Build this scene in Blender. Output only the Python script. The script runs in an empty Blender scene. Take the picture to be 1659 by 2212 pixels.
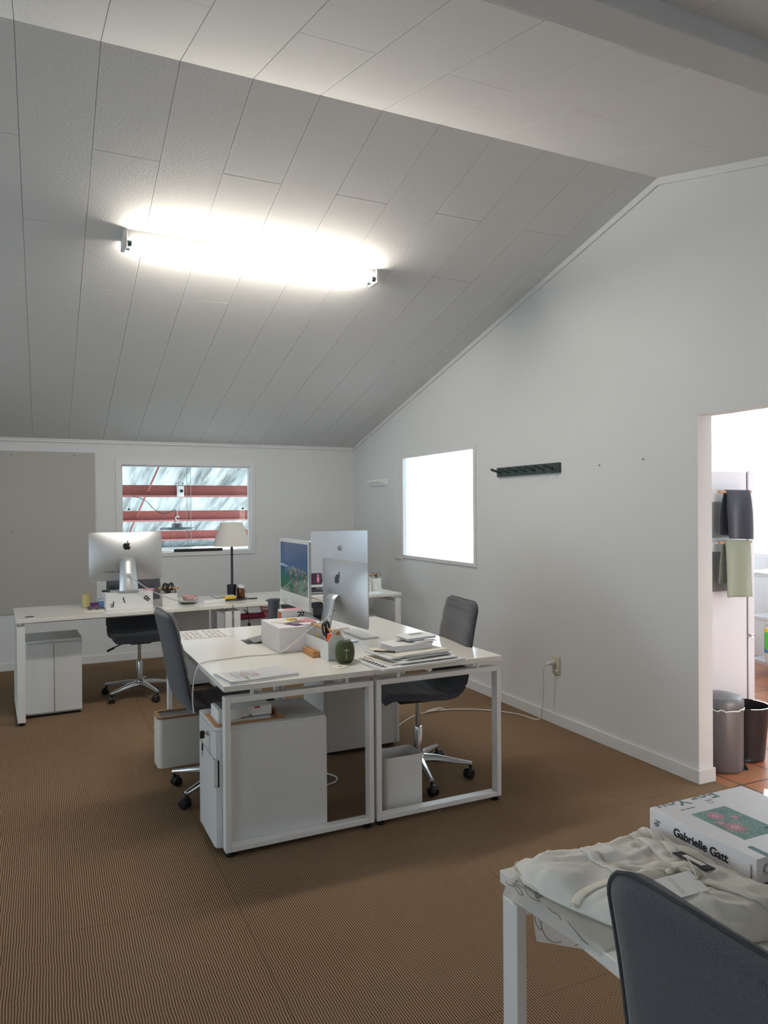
import bpy, bmesh, math, random
from mathutils import Vector, Matrix, noise
random.seed(7)
PI = math.pi
S = bpy.context.scene
C = S.collection

# ------------------------------------------------------------------ camera, world, sun, exposure
YAW, PITCH, ROLL, FPX = 0.4356, -0.0063, -0.0072, 1580.0
f_ = Vector((math.sin(YAW)*math.cos(PITCH), math.cos(YAW)*math.cos(PITCH), math.sin(PITCH)))
r0_ = Vector((math.cos(YAW), -math.sin(YAW), 0)); u0_ = r0_.cross(f_)
r_ = math.cos(ROLL)*r0_ + math.sin(ROLL)*u0_; u_ = math.cos(ROLL)*u0_ - math.sin(ROLL)*r0_
cam = bpy.data.cameras.new('camera'); co = bpy.data.objects.new('camera', cam); C.objects.link(co)
cam.sensor_fit = 'HORIZONTAL'; cam.sensor_width = 36.0; cam.lens = FPX/1659*36.0
cam.clip_start = 0.02; cam.clip_end = 200
m4 = Matrix((r_, u_, -f_)).transposed().to_4x4(); m4.translation = (0, 0, 1.5)
co.matrix_world = m4
S.camera = co

SKY = 6.2
TUBE = 110.0
SUN = 24.0
w = bpy.data.worlds.new('sky'); S.world = w; w.use_nodes = True
bg = w.node_tree.nodes['Background']
bg.inputs[0].default_value = (0.78, 0.89, 1.0, 1); bg.inputs[1].default_value = SKY
sd = bpy.data.lights.new('sun', 'SUN'); sd.energy = SUN; sd.angle = 0.01; sd.color = (1, 0.95, 0.86)
so = bpy.data.objects.new('sun', sd); C.objects.link(so); so.location = (9, 7, 6)
so.rotation_euler = Vector((-0.81, -0.585, -0.32)).to_track_quat('-Z', 'Y').to_euler()
vs = S.view_settings
S.display_settings.display_device = 'sRGB'
vs.view_transform = 'Standard'; vs.look = 'None'; vs.gamma = 1.0; vs.use_curve_mapping = False
vs.exposure = 0.0
try:
    S.cycles.max_bounces = 10; S.cycles.diffuse_bounces = 6; S.cycles.glossy_bounces = 4
    S.cycles.transmission_bounces = 8; S.cycles.transparent_max_bounces = 12
    S.cycles.caustics_reflective = False; S.cycles.caustics_refractive = False
    S.cycles.sample_clamp_indirect = 6.0; S.cycles.use_denoising = True
except Exception:
    pass

def portal(loc, rot, sx, sy):
    l = bpy.data.lights.new('window_daylight', 'AREA'); l.shape = 'RECTANGLE'; l.size = sx; l.size_y = sy
    l.cycles.is_portal = True
    o = bpy.data.objects.new('window_daylight', l); C.objects.link(o); o.location = loc; o.rotation_euler = rot
portal((3.33, 5.734, 1.505), (0, PI/2, 0), 0.95, 1.32)
portal((6.5, 3.6, 1.8), (0, PI/2, 0), 1.6, 4.7)
portal((-3.12, 4.0, 1.55), (0, -PI/2, 0), 1.3, 2.4)  # portal of the far added window in the left wall, unseen
portal((-3.12, -0.75, 1.55), (0, -PI/2, 0), 1.3, 1.9)  # portal of the near added window in the left wall, unseen

# ------------------------------------------------------------------ materials
def hexc(h):
    h = h.lstrip('#'); v = [int(h[i:i+2], 16)/255 for i in (0, 2, 4)]
    return tuple(c/12.92 if c <= 0.04045 else ((c+0.055)/1.055)**2.4 for c in v)
def mat(name, col, rough=0.5, metal=0.0, nscale=40.0, namt=0.04, bump=0.0, bscale=None, coat=0.0, spec=0.5, sheen=0.0, emit=None, estr=0.0, alpha=1.0, trans=0.0):
    if isinstance(col, str): col = hexc(col)
    m = bpy.data.materials.new(name); m.use_nodes = True
    nt = m.node_tree; n = nt.nodes; L = nt.links; b = n['Principled BSDF']
    tc = n.new('ShaderNodeTexCoord'); nz = n.new('ShaderNodeTexNoise')
    nz.inputs['Scale'].default_value = nscale; nz.inputs['Detail'].default_value = 3
    L.new(tc.outputs['Object'], nz.inputs['Vector'])
    mx = n.new('ShaderNodeMix'); mx.data_type = 'RGBA'
    mx.inputs['A'].default_value = (*[max(0, c*(1-namt)) for c in col], 1)
    mx.inputs['B'].default_value = (*[min(1, c*(1+namt)) for c in col], 1)
    L.new(nz.outputs['Fac'], mx.inputs['Factor']); L.new(mx.outputs['Result'], b.inputs['Base Color'])
    b.inputs['Roughness'].default_value = rough; b.inputs['Metallic'].default_value = metal
    b.inputs['Specular IOR Level'].default_value = spec
    b.inputs['Coat Weight'].default_value = coat; b.inputs['Sheen Weight'].default_value = sheen
    b.inputs['Alpha'].default_value = alpha; b.inputs['Transmission Weight'].default_value = trans
    if emit is not None:
        b.inputs['Emission Color'].default_value = (*emit, 1); b.inputs['Emission Strength'].default_value = estr
    if bump:
        bp = n.new('ShaderNodeBump'); bp.inputs['Strength'].default_value = bump; bp.inputs['Distance'].default_value = 0.002
        if bscale:
            n2 = n.new('ShaderNodeTexNoise'); n2.inputs['Scale'].default_value = bscale; n2.inputs['Detail'].default_value = 2
            L.new(tc.outputs['Object'], n2.inputs['Vector']); L.new(n2.outputs['Fac'], bp.inputs['Height'])
        else:
            L.new(nz.outputs['Fac'], bp.inputs['Height'])
        L.new(bp.outputs['Normal'], b.inputs['Normal'])
    return m
M = {}
def mk(k, *a, **kw): M[k] = mat(k, *a, **kw)
mk('wall_paint', (0.72, 0.725, 0.73), 0.75, nscale=3, namt=0.015, bump=0.15, bscale=180)
mk('ceiling_paint', (0.70, 0.70, 0.70), 0.8, nscale=5, namt=0.02, bump=0.5, bscale=75)
mk('trim_paint', (0.74, 0.74, 0.74), 0.4, nscale=6, namt=0.02)
mk('pinboard_cloth', (0.47, 0.45, 0.415), 0.9, nscale=160, namt=0.08, bump=0.2)
mk('desk_white', (0.83, 0.81, 0.755), 0.15, nscale=2, namt=0.01, spec=0.55)
mk('desk_steel', (0.80, 0.79, 0.775), 0.38, nscale=5, namt=0.015)
mk('cabinet_white', (0.68, 0.685, 0.68), 0.42, nscale=5, namt=0.015, bump=0.05, bscale=300)
mk('black_plastic', (0.012, 0.012, 0.014), 0.4, namt=0.1)
mk('dark_gap', (0.01, 0.01, 0.01), 0.8)
mk('chrome', (0.62, 0.63, 0.64), 0.16, 1.0, namt=0.02)
mk('aluminium', (0.64, 0.65, 0.66), 0.46, 0.9, nscale=20, namt=0.02)
mk('aluminium_pale', (0.66, 0.70, 0.76), 0.40, 0.85, nscale=20, namt=0.02)
mk('logo_black', (0.008, 0.008, 0.009), 0.25)
mk('logo_silver', (0.40, 0.40, 0.42), 0.2, 0.8)
mk('white_plastic', (0.78, 0.78, 0.77), 0.35)
mk('cable_white', (0.72, 0.71, 0.69), 0.5)
mk('cable_grey', (0.45, 0.46, 0.47), 0.5)
mk('paper', (0.76, 0.755, 0.75), 0.7, nscale=30, namt=0.02)
mk('paper_cream', (0.74, 0.70, 0.60), 0.7, nscale=30, namt=0.02)
mk('paper_pink', (0.75, 0.30, 0.36), 0.7)
mk('ink', (0.015, 0.015, 0.018), 0.6)
mk('ink_grey', (0.16, 0.17, 0.18), 0.6)
mk('ink_teal', hexc('#6d8f93'), 0.6)
mk('ink_rule', (0.30, 0.33, 0.42), 0.7)
mk('ink_red', (0.62, 0.22, 0.22), 0.7)
mk('ink_green', (0.15, 0.45, 0.10), 0.7)
mk('kraft', (0.46, 0.25, 0.12), 0.75, nscale=60, namt=0.08)
mk('wood_light', (0.52, 0.29, 0.14), 0.5, nscale=30, namt=0.15)
mk('wood_oak', (0.50, 0.24, 0.075), 0.5, nscale=25, namt=0.18)
mk('wood_rim', (0.33, 0.17, 0.09), 0.5, nscale=25, namt=0.15)
mk('orange', (1.0, 0.10, 0.02), 0.4)
mk('speaker_mesh', (0.055, 0.068, 0.022), 0.75, nscale=900, namt=0.35, bump=0.3, bscale=900)
mk('speaker_rubber', (0.05, 0.062, 0.025), 0.4)
mk('mark_pale', (0.55, 0.56, 0.42), 0.4)
mk('lamp_shade', (0.56, 0.545, 0.51), 0.8, nscale=250, namt=0.04, bump=0.1)
mk('lamp_metal', (0.015, 0.02, 0.03), 0.35)
mk('pink_glaze', (0.72, 0.42, 0.42), 0.25)
mk('green_glaze', (0.10, 0.13, 0.10), 0.3)
mk('yellow_card', (0.75, 0.50, 0.02), 0.5)
mk('amber_glass', (0.10, 0.035, 0.01), 0.12)
mk('navy', (0.02, 0.022, 0.05), 0.4)
mk('purple', (0.10, 0.03, 0.16), 0.5)
mk('blue_card', (0.13, 0.27, 0.48), 0.5)
mk('tumbler_glass', (0.75, 0.62, 0.28), 0.1, alpha=0.45)
mk('flask_grey', (0.06, 0.067, 0.085), 0.5)
mk('red_wire', (0.55, 0.07, 0.03), 0.4)
mk('magenta', (0.45, 0.04, 0.12), 0.5)
mk('bin_cream', (0.70, 0.68, 0.62), 0.5, nscale=300, namt=0.05, bump=0.1)
mk('bin_white', (0.74, 0.735, 0.72), 0.45)
mk('peg_green', (0.035, 0.06, 0.06), 0.5)
mk('peg_white', (0.86, 0.86, 0.84), 0.5)
mk('outlet_cream', (0.62, 0.58, 0.46), 0.4)
mk('fridge_white', (0.72, 0.71, 0.75), 0.35)
mk('fridge_seal', (0.10, 0.10, 0.11), 0.6)
mk('towel_navy', (0.035, 0.042, 0.058), 0.95, nscale=180, namt=0.25, bump=0.3, sheen=0.3)
mk('towel_sage', (0.26, 0.29, 0.22), 0.95, nscale=160, namt=0.25, bump=0.3, sheen=0.3)
mk('bin_grey', (0.16, 0.16, 0.17), 0.35, 0.3)
mk('bin_black', (0.014, 0.012, 0.013), 0.4)
mk('bench_steel', (0.66, 0.67, 0.69), 0.3, 0.7)
mk('tub_green', (0.10, 0.60, 0.08), 0.4)
mk('tub_yellow', (0.90, 0.62, 0.02), 0.4)
mk('tub_blue', (0.08, 0.25, 0.65), 0.4)
mk('garment', (0.80, 0.76, 0.69), 0.9, nscale=500, namt=0.05, bump=0.25, bscale=700, sheen=0.2)
mk('garment_tie', (0.78, 0.72, 0.61), 0.9, nscale=500, namt=0.05)
mk('label_black', (0.012, 0.011, 0.016), 0.8)
mk('purlin_red', (0.26, 0.060, 0.050), 0.6, nscale=6, namt=0.25)
mk('purlin_pink', (0.42, 0.16, 0.15), 0.6, nscale=6, namt=0.15)
mk('pendant_grey', (0.10, 0.11, 0.12), 0.35, 0.5)
mk('concrete', (0.76, 0.79, 0.80), 0.9, nscale=3, namt=0.1)
mk('shed_wall', (0.06, 0.07, 0.07), 0.8)
mk('leaf_teal', (0.20, 0.36, 0.34), 0.6, nscale=45, namt=0.5)  # green lightened to carry the glare on the cover picture
mk('petal', (0.70, 0.36, 0.46), 0.6, nscale=60, namt=0.2)  # pink lightened along with the greens for the cover glare
mk('petal_pale', (0.80, 0.58, 0.62), 0.6)
mk('leaf_pale', (0.40, 0.55, 0.44), 0.6, nscale=60, namt=0.3)
mk('cover_white', (0.87, 0.845, 0.865), 0.4)
mk('grey_card', (0.22, 0.22, 0.22), 0.6)
mk('tea_dark', (0.05, 0.02, 0.05), 0.5)
mk('foam_grey', (0.16, 0.16, 0.155), 0.6)
mk('clear_cap', (0.70, 0.68, 0.66), 0.3)
mk('screen_bezel', (0.70, 0.70, 0.69), 0.08)
mk('terracotta_wall', (0.5, 0.3, 0.2), 0.6)
mk('pill_brown', (0.35, 0.16, 0.06), 0.5)
mk('photo_red', (0.55, 0.09, 0.03), 0.5)

def fabric(name, a, bcol):
    m = bpy.data.materials.new(name); m.use_nodes = True; nt = m.node_tree; n = nt.nodes; L = nt.links; b = n['Principled BSDF']
    tc = n.new('ShaderNodeTexCoord'); mp = n.new('ShaderNodeMapping'); mp.inputs['Scale'].default_value = (900, 900, 160)
    nz = n.new('ShaderNodeTexNoise'); nz.inputs['Scale'].default_value = 1; nz.inputs['Detail'].default_value = 4
    L.new(tc.outputs['Object'], mp.inputs[0]); L.new(mp.outputs[0], nz.inputs['Vector'])
    cr = n.new('ShaderNodeValToRGB'); cr.color_ramp.elements[0].position = 0.3; cr.color_ramp.elements[1].position = 0.7
    cr.color_ramp.elements[0].color = (*a, 1); cr.color_ramp.elements[1].color = (*bcol, 1)
    L.new(nz.outputs['Fac'], cr.inputs[0]); L.new(cr.outputs[0], b.inputs['Base Color'])
    b.inputs['Roughness'].default_value = 0.95; b.inputs['Sheen Weight'].default_value = 0.25
    bp = n.new('ShaderNodeBump'); bp.inputs['Strength'].default_value = 0.3; bp.inputs['Distance'].default_value = 0.001
    L.new(nz.outputs['Fac'], bp.inputs['Height']); L.new(bp.outputs[0], b.inputs['Normal'])
    M[name] = m
fabric('chair_fabric', (0.042, 0.044, 0.054), (0.102, 0.106, 0.124))
fabric('chair_piping', (0.02, 0.021, 0.025), (0.05, 0.052, 0.06))

def carpet_mat():
    m = bpy.data.materials.new('sisal_carpet'); m.use_nodes = True; nt = m.node_tree; n = nt.nodes; L = nt.links; b = n['Principled BSDF']
    tc = n.new('ShaderNodeTexCoord'); sp = n.new('ShaderNodeSeparateXYZ'); L.new(tc.outputs['Object'], sp.inputs[0])
    def mth(op, a, bb=None, c=None):
        q = n.new('ShaderNodeMath'); q.operation = op
        for i, v in enumerate((a, bb, c)):
            if v is None: continue
            if isinstance(v, (int, float)): q.inputs[i].default_value = v
            else: L.new(v, q.inputs[i])
        return q.outputs[0]
    P = 0.0085
    wob = n.new('ShaderNodeTexNoise'); wob.inputs['Scale'].default_value = 9; L.new(tc.outputs['Object'], wob.inputs['Vector'])
    xx = mth('ADD', sp.outputs[0], mth('MULTIPLY', wob.outputs['Fac'], 0.010))
    ph = mth('MULTIPLY', xx, 2*PI/P)
    rib = mth('MULTIPLY_ADD', mth('SINE', ph), 0.5, 0.5)
    row = mth('FLOOR', mth('DIVIDE', xx, P))
    yy = mth('ADD', sp.outputs[1], mth('MULTIPLY', mth('FRACT', mth('MULTIPLY', row, 0.5)), 0.014))
    knot = mth('MULTIPLY_ADD', mth('SINE', mth('MULTIPLY', yy, 2*PI/0.014)), 0.5, 0.5)
    nz = n.new('ShaderNodeTexNoise'); nz.inputs['Scale'].default_value = 260; nz.inputs['Detail'].default_value = 3
    L.new(tc.outputs['Object'], nz.inputs['Vector'])
    big = n.new('ShaderNodeTexNoise'); big.inputs['Scale'].default_value = 1.1; big.inputs['Detail'].default_value = 4
    L.new(tc.outputs['Object'], big.inputs['Vector'])
    h = mth('ADD', mth('MULTIPLY', rib, 0.62), mth('ADD', mth('MULTIPLY', knot, 0.12), mth('MULTIPLY', nz.outputs['Fac'], 0.38)))
    cr = n.new('ShaderNodeValToRGB')
    e = cr.color_ramp.elements
    e[0].position = 0.22; e[0].color = (0.045, 0.027, 0.016, 1); e[1].position = 0.85; e[1].color = (0.37, 0.253, 0.158, 1)
    md = e.new(0.5); md.color = (0.183, 0.114, 0.064, 1)
    L.new(h, cr.inputs[0])
    hv = n.new('ShaderNodeMix'); hv.data_type = 'RGBA'; hv.blend_type = 'MULTIPLY'; hv.inputs['Factor'].default_value = 1
    br = n.new('ShaderNodeValToRGB'); br.color_ramp.elements[0].position = 0.35; br.color_ramp.elements[1].position = 0.65
    br.color_ramp.elements[0].color = (0.90, 0.86, 0.82, 1); br.color_ramp.elements[1].color = (1.0, 1.0, 1.0, 1)
    L.new(big.outputs['Fac'], br.inputs[0]); L.new(cr.outputs[0], hv.inputs['A']); L.new(br.outputs[0], hv.inputs['B'])
    # carpet tile seams
    def seam(c, off, step):
        fr = mth('FRACT', mth('DIVIDE', mth('ADD', c, off), step))
        return mth('LESS_THAN', fr, 0.004)
    s = mth('MAXIMUM', seam(sp.outputs[0], 0.35, 1.0), seam(sp.outputs[1], 0.18, 1.0))
    sm = n.new('ShaderNodeMix'); sm.data_type = 'RGBA'; L.new(mth('MULTIPLY', s, 0.35), sm.inputs['Factor'])
    L.new(hv.outputs['Result'], sm.inputs['A']); sm.inputs['B'].default_value = (0.05, 0.028, 0.014, 1)
    L.new(sm.outputs['Result'], b.inputs['Base Color'])
    b.inputs['Roughness'].default_value = 0.95; b.inputs['Specular IOR Level'].default_value = 0.2
    bp = n.new('ShaderNodeBump'); bp.inputs['Strength'].default_value = 0.6; bp.inputs['Distance'].default_value = 0.003
    L.new(h, bp.inputs['Height']); L.new(bp.outputs[0], b.inputs['Normal'])
    M['carpet'] = m
carpet_mat()

def tile_mat():
    m = bpy.data.materials.new('terracotta_tiles'); m.use_nodes = True; nt = m.node_tree; n = nt.nodes; L = nt.links; b = n['Principled BSDF']
    tc = n.new('ShaderNodeTexCoord'); mp = n.new('ShaderNodeMapping'); mp.inputs['Location'].default_value = (-0.08, -0.10, 0)
    L.new(tc.outputs['Object'], mp.inputs[0])
    bt = n.new('ShaderNodeTexBrick'); bt.offset = 0.0; bt.inputs['Scale'].default_value = 1.0
    bt.inputs['Brick Width'].default_value = 0.33; bt.inputs['Row Height'].default_value = 0.33; bt.inputs['Mortar Size'].default_value = 0.006
    bt.inputs['Color1'].default_value = (0.40, 0.155, 0.075, 1); bt.inputs['Color2'].default_value = (0.45, 0.185, 0.09, 1); bt.inputs['Mortar'].default_value = (0.08, 0.05, 0.04, 1)
    L.new(mp.outputs[0], bt.inputs['Vector'])
    nz = n.new('ShaderNodeTexNoise'); nz.inputs['Scale'].default_value = 5; nz.inputs['Detail'].default_value = 4; L.new(tc.outputs['Object'], nz.inputs['Vector'])
    mx = n.new('ShaderNodeMix'); mx.data_type = 'RGBA'; mx.blend_type = 'OVERLAY'; mx.inputs['Factor'].default_value = 0.35
    L.new(bt.outputs['Color'], mx.inputs['A']); L.new(nz.outputs['Color'], mx.inputs['B'])
    L.new(mx.outputs['Result'], b.inputs['Base Color']); b.inputs['Roughness'].default_value = 0.35
    M['tiles'] = m
tile_mat()

def glass_mat():
    m = bpy.data.materials.new('window_glass'); m.use_nodes = True; nt = m.node_tree; n = nt.nodes; L = nt.links
    n.remove(n['Principled BSDF']); out = n['Material Output']
    t = n.new('ShaderNodeBsdfTransparent'); t.inputs[0].default_value = (0.93, 0.96, 0.96, 1)
    g = n.new('ShaderNodeBsdfGlossy'); g.inputs['Roughness'].default_value = 0.02
    lw = n.new('ShaderNodeLayerWeight'); lw.inputs[0].default_value = 0.5
    pw = n.new('ShaderNodeMath'); pw.operation = 'POWER'; L.new(lw.outputs['Facing'], pw.inputs[0]); pw.inputs[1].default_value = 4.0
    fr = n.new('ShaderNodeMath'); fr.operation = 'MULTIPLY_ADD'; L.new(pw.outputs[0], fr.inputs[0]); fr.inputs[1].default_value = 0.5; fr.inputs[2].default_value = 0.035
    mx = n.new('ShaderNodeMixShader'); L.new(fr.outputs[0], mx.inputs[0]); L.new(t.outputs[0], mx.inputs[1]); L.new(g.outputs[0], mx.inputs[2])
    L.new(mx.outputs[0], out.inputs[0]); M['glass'] = m
glass_mat()

def sheet_mat():
    m = bpy.data.materials.new('translucent_roof_sheet'); m.use_nodes = True; nt = m.node_tree; n = nt.nodes; L = nt.links
    n.remove(n['Principled BSDF']); out = n['Material Output']
    tc = n.new('ShaderNodeTexCoord'); mp = n.new('ShaderNodeMapping'); mp.inputs['Scale'].default_value = (9, 0.7, 1)
    nz = n.new('ShaderNodeTexNoise'); nz.inputs['Scale'].default_value = 1; nz.inputs['Detail'].default_value = 5; nz.inputs['Roughness'].default_value = 0.65
    L.new(tc.outputs['Object'], mp.inputs[0]); L.new(mp.outputs[0], nz.inputs['Vector'])
    cr = n.new('ShaderNodeValToRGB'); e = cr.color_ramp.elements
    e[0].position = 0.30; e[0].color = (0.045, 0.05, 0.05, 1); e[1].position = 0.62; e[1].color = (0.185, 0.21, 0.215, 1)
    L.new(nz.outputs['Fac'], cr.inputs[0])
    t = n.new('ShaderNodeBsdfTranslucent'); d = n.new('ShaderNodeBsdfDiffuse')
    L.new(cr.outputs[0], t.inputs[0]); L.new(cr.outputs[0], d.inputs[0])
    mx = n.new('ShaderNodeMixShader'); mx.inputs[0].default_value = 0.35
    L.new(t.outputs[0], mx.inputs[1]); L.new(d.outputs[0], mx.inputs[2]); L.new(mx.outputs[0], out.inputs[0]); M['sheet'] = m
sheet_mat()

def tracing_mat():
    m = bpy.data.materials.new('tracing_paper'); m.use_nodes = True; nt = m.node_tree; n = nt.nodes; L = nt.links
    n.remove(n['Principled BSDF']); out = n['Material Output']
    t = n.new('ShaderNodeBsdfTranslucent'); t.inputs[0].default_value = (0.78, 0.77, 0.74, 1)
    d = n.new('ShaderNodeBsdfDiffuse'); d.inputs[0].default_value = (0.76, 0.75, 0.72, 1)
    tr = n.new('ShaderNodeBsdfTransparent')
    tc = n.new('ShaderNodeTexCoord'); nz = n.new('ShaderNodeTexNoise'); nz.inputs['Scale'].default_value = 20; L.new(tc.outputs['Object'], nz.inputs['Vector'])
    bp = n.new('ShaderNodeBump'); bp.inputs['Strength'].default_value = 0.3; bp.inputs['Distance'].default_value = 0.004
    L.new(nz.outputs['Fac'], bp.inputs['Height']); L.new(bp.outputs[0], d.inputs['Normal'])
    a = n.new('ShaderNodeMixShader'); a.inputs[0].default_value = 0.6; L.new(t.outputs[0], a.inputs[1]); L.new(d.outputs[0], a.inputs[2])
    b = n.new('ShaderNodeMixShader'); b.inputs[0].default_value = 0.22; L.new(a.outputs[0], b.inputs[1]); L.new(tr.outputs[0], b.inputs[2])
    L.new(b.outputs[0], out.inputs[0]); M['tracing'] = m
tracing_mat()

def emis_mat(name, col, s):
    m = bpy.data.materials.new(name); m.use_nodes = True; nt = m.node_tree; n = nt.nodes
    n.remove(n['Principled BSDF']); e = n.new('ShaderNodeEmission'); e.inputs[0].default_value = (*col, 1); e.inputs[1].default_value = s
    nt.links.new(e.outputs[0], n['Material Output'].inputs[0]); M[name] = m
emis_mat('tube_glow', (1.0, 0.93, 0.81), TUBE)

def screen_mat(name, stops, str_=1.0):
    """lit display: colours laid along the local z of the screen, under glossy glass"""
    m = bpy.data.materials.new(name); m.use_nodes = True; nt = m.node_tree; n = nt.nodes; L = nt.links; b = n['Principled BSDF']
    tc = n.new('ShaderNodeTexCoord'); sp = n.new('ShaderNodeSeparateXYZ'); L.new(tc.outputs['Generated'], sp.inputs[0])
    nz = n.new('ShaderNodeTexNoise'); nz.inputs['Scale'].default_value = 9; nz.inputs['Detail'].default_value = 5; L.new(tc.outputs['Generated'], nz.inputs['Vector'])
    ma = n.new('ShaderNodeMath'); ma.operation = 'MULTIPLY_ADD'; L.new(nz.outputs['Fac'], ma.inputs[0]); ma.inputs[1].default_value = 0.06; L.new(sp.outputs[2], ma.inputs[2])
    cr = n.new('ShaderNodeValToRGB'); e = cr.color_ramp.elements
    while len(e) > 1: e.remove(e[-1])
    for i, (p, c) in enumerate(stops):
        q = e[0] if i == 0 else e.new(p)
        q.position = p; q.color = (*hexc(c), 1)
    L.new(ma.outputs[0], cr.inputs[0])
    b.inputs['Base Color'].default_value = (0.01, 0.01, 0.012, 1); b.inputs['Roughness'].default_value = 0.04
    L.new(cr.outputs[0], b.inputs['Emission Color']); b.inputs['Emission Strength'].default_value = str_
    M[name] = m
screen_mat('display_park', [(0.0, '#5b6c5e'), (0.12, '#4f7263'), (0.30, '#3c7768'), (0.42, '#356a78'), (0.50, '#3d6487'), (0.62, '#34618f'), (1.0, '#4a608a')], 0.46)
mk('display_people', (0.02, 0.02, 0.02), 0.1, emit=hexc('#8a8d84'), estr=0.6)
mk('display_cloth', (0.02, 0.02, 0.02), 0.1, emit=hexc('#5a5a50'), estr=0.6)
mk('display_spire', (0.02, 0.02, 0.02), 0.1, emit=hexc('#2e5a60'), estr=0.7)
mk('display_snow', (0.02, 0.02, 0.02), 0.1, emit=hexc('#8fa2b4'), estr=0.6)
mk('display_path', (0.02, 0.02, 0.02), 0.1, emit=hexc('#7f9a86'), estr=0.6)

# ------------------------------------------------------------------ mesh helpers
def B(): return bmesh.new()
def hexa(bm, v):  # 8 points: bottom loop 0-3, top loop 4-7
    vs_ = [bm.verts.new(p) for p in v]
    for q in ((3, 2, 1, 0), (4, 5, 6, 7), (0, 1, 5, 4), (1, 2, 6, 5), (2, 3, 7, 6), (3, 0, 4, 7)):
        bm.faces.new([vs_[i] for i in q])
def box(bm, x0, x1, y0, y1, z0, z1, T=None):
    v = [(x0, y0, z0), (x1, y0, z0), (x1, y1, z0), (x0, y1, z0), (x0, y0, z1), (x1, y0, z1), (x1, y1, z1), (x0, y1, z1)]
    if T is not None: v = [T @ Vector(p) for p in v]
    hexa(bm, v)
def prism(bm, pts, d0, d1, T=None):
    """pts (a,b) extruded from d0 to d1 along local z; T places it"""
    T = T or Matrix()
    a = [bm.verts.new(T @ Vector((p[0], p[1], d0))) for p in pts]; b = [bm.verts.new(T @ Vector((p[0], p[1], d1))) for p in pts]
    n = len(pts)
    bm.faces.new(a[::-1]); bm.faces.new(b)
    for i in range(n): bm.faces.new((a[i], a[(i+1) % n], b[(i+1) % n], b[i]))
def rrect(x0, x1, y0, y1, r, n=5):
    out = []
    for cx, cy, a0 in ((x1-r, y1-r, 0), (x0+r, y1-r, 90), (x0+r, y0+r, 180), (x1-r, y0+r, 270)):
        for i in range(n+1):
            a = math.radians(a0+90*i/n); out.append((cx+r*math.cos(a), cy+r*math.sin(a)))
    return out
def frame_to(d):
    d = Vector(d).normalized(); q = d.to_track_quat('Z', 'Y'); return q.to_matrix().to_4x4()
def cyl(bm, p0, p1, r0, r1=None, seg=20):
    r1 = r0 if r1 is None else r1
    p0, p1 = Vector(p0), Vector(p1); R = frame_to(p1-p0)
    a, b = [], []
    for i in range(seg):
        t = 2*PI*i/seg; e = R @ Vector((math.cos(t), math.sin(t), 0))
        a.append(bm.verts.new(p0+e*r0)); b.append(bm.verts.new(p1+e*r1))
    bm.faces.new(a[::-1]); bm.faces.new(b)
    for i in range(seg): bm.faces.new((a[i], a[(i+1) % seg], b[(i+1) % seg], b[i]))
def smooth_path(pts, n=8):
    P = [Vector(p) for p in pts]; out = []
    for i in range(len(P)-1):
        a = P[max(i-1, 0)]; b = P[i]; c = P[i+1]; d = P[min(i+2, len(P)-1)]
        for k in range(n):
            t = k/n
            out.append(0.5*((2*b)+(c-a)*t+(2*a-5*b+4*c-d)*t*t+(3*b-a-3*c+d)*t**3))
    out.append(P[-1]); return out
def tube(bm, pts, r, seg=8, closed=False, sx=1.0, sy=1.0):
    P = [Vector(p) for p in pts]; n = len(P); rings = []
    up = None
    for i in range(n):
        if closed: t = (P[(i+1) % n]-P[i-1]).normalized()
        else: t = (P[min(i+1, n-1)]-P[max(i-1, 0)]).normalized()
        if up is None:
            up = Vector((0, 0, 1)) if abs(t.z) < 0.9 else Vector((1, 0, 0))
        x = up.cross(t)
        if x.length < 1e-6: x = Vector((1, 0, 0)).cross(t)
        x.normalize(); y = t.cross(x); up = y
        rr = r[i] if isinstance(r, (list, tuple)) else r
        rings.append([bm.verts.new(P[i]+x*rr*sx*math.cos(2*PI*k/seg)+y*rr*sy*math.sin(2*PI*k/seg)) for k in range(seg)])
    m = n if closed else n-1
    for i in range(m):
        a, b = rings[i], rings[(i+1) % n]
        for k in range(seg): bm.faces.new((a[k], a[(k+1) % seg], b[(k+1) % seg], b[k]))
    if not closed: bm.faces.new(rings[0][::-1]); bm.faces.new(rings[-1])
def lathe(bm, prof, seg=32, T=None):
    T = T or Matrix(); rings = []
    for r, z in prof:
        if r < 1e-6: rings.append([bm.verts.new(T @ Vector((0, 0, z)))])
        else: rings.append([bm.verts.new(T @ Vector((r*math.cos(2*PI*k/seg), r*math.sin(2*PI*k/seg), z))) for k in range(seg)])
    for a, b in zip(rings, rings[1:]):
        for k in range(seg):
            q = [a[k % len(a)], a[(k+1) % len(a)], b[(k+1) % len(b)], b[k % len(b)]]
            u = []
            for v in q:
                if v not in u: u.append(v)
            if len(u) > 2: bm.faces.new(u)
def grid(bm, fn, nu, nv, closed_u=False):
    V = [[bm.verts.new(fn(i/(nu if closed_u else nu-1), j/(nv-1))) for j in range(nv)] for i in range(nu)]
    for i in range(nu if closed_u else nu-1):
        for j in range(nv-1):
            bm.faces.new((V[i][j], V[(i+1) % nu][j], V[(i+1) % nu][j+1], V[i][j+1]))
    return V
def ell(bm, T, n=14):
    vs_ = [bm.verts.new(T @ Vector((math.cos(2*PI*i/n), math.sin(2*PI*i/n), 0))) for i in range(n)]
    bm.faces.new(vs_)

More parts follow.
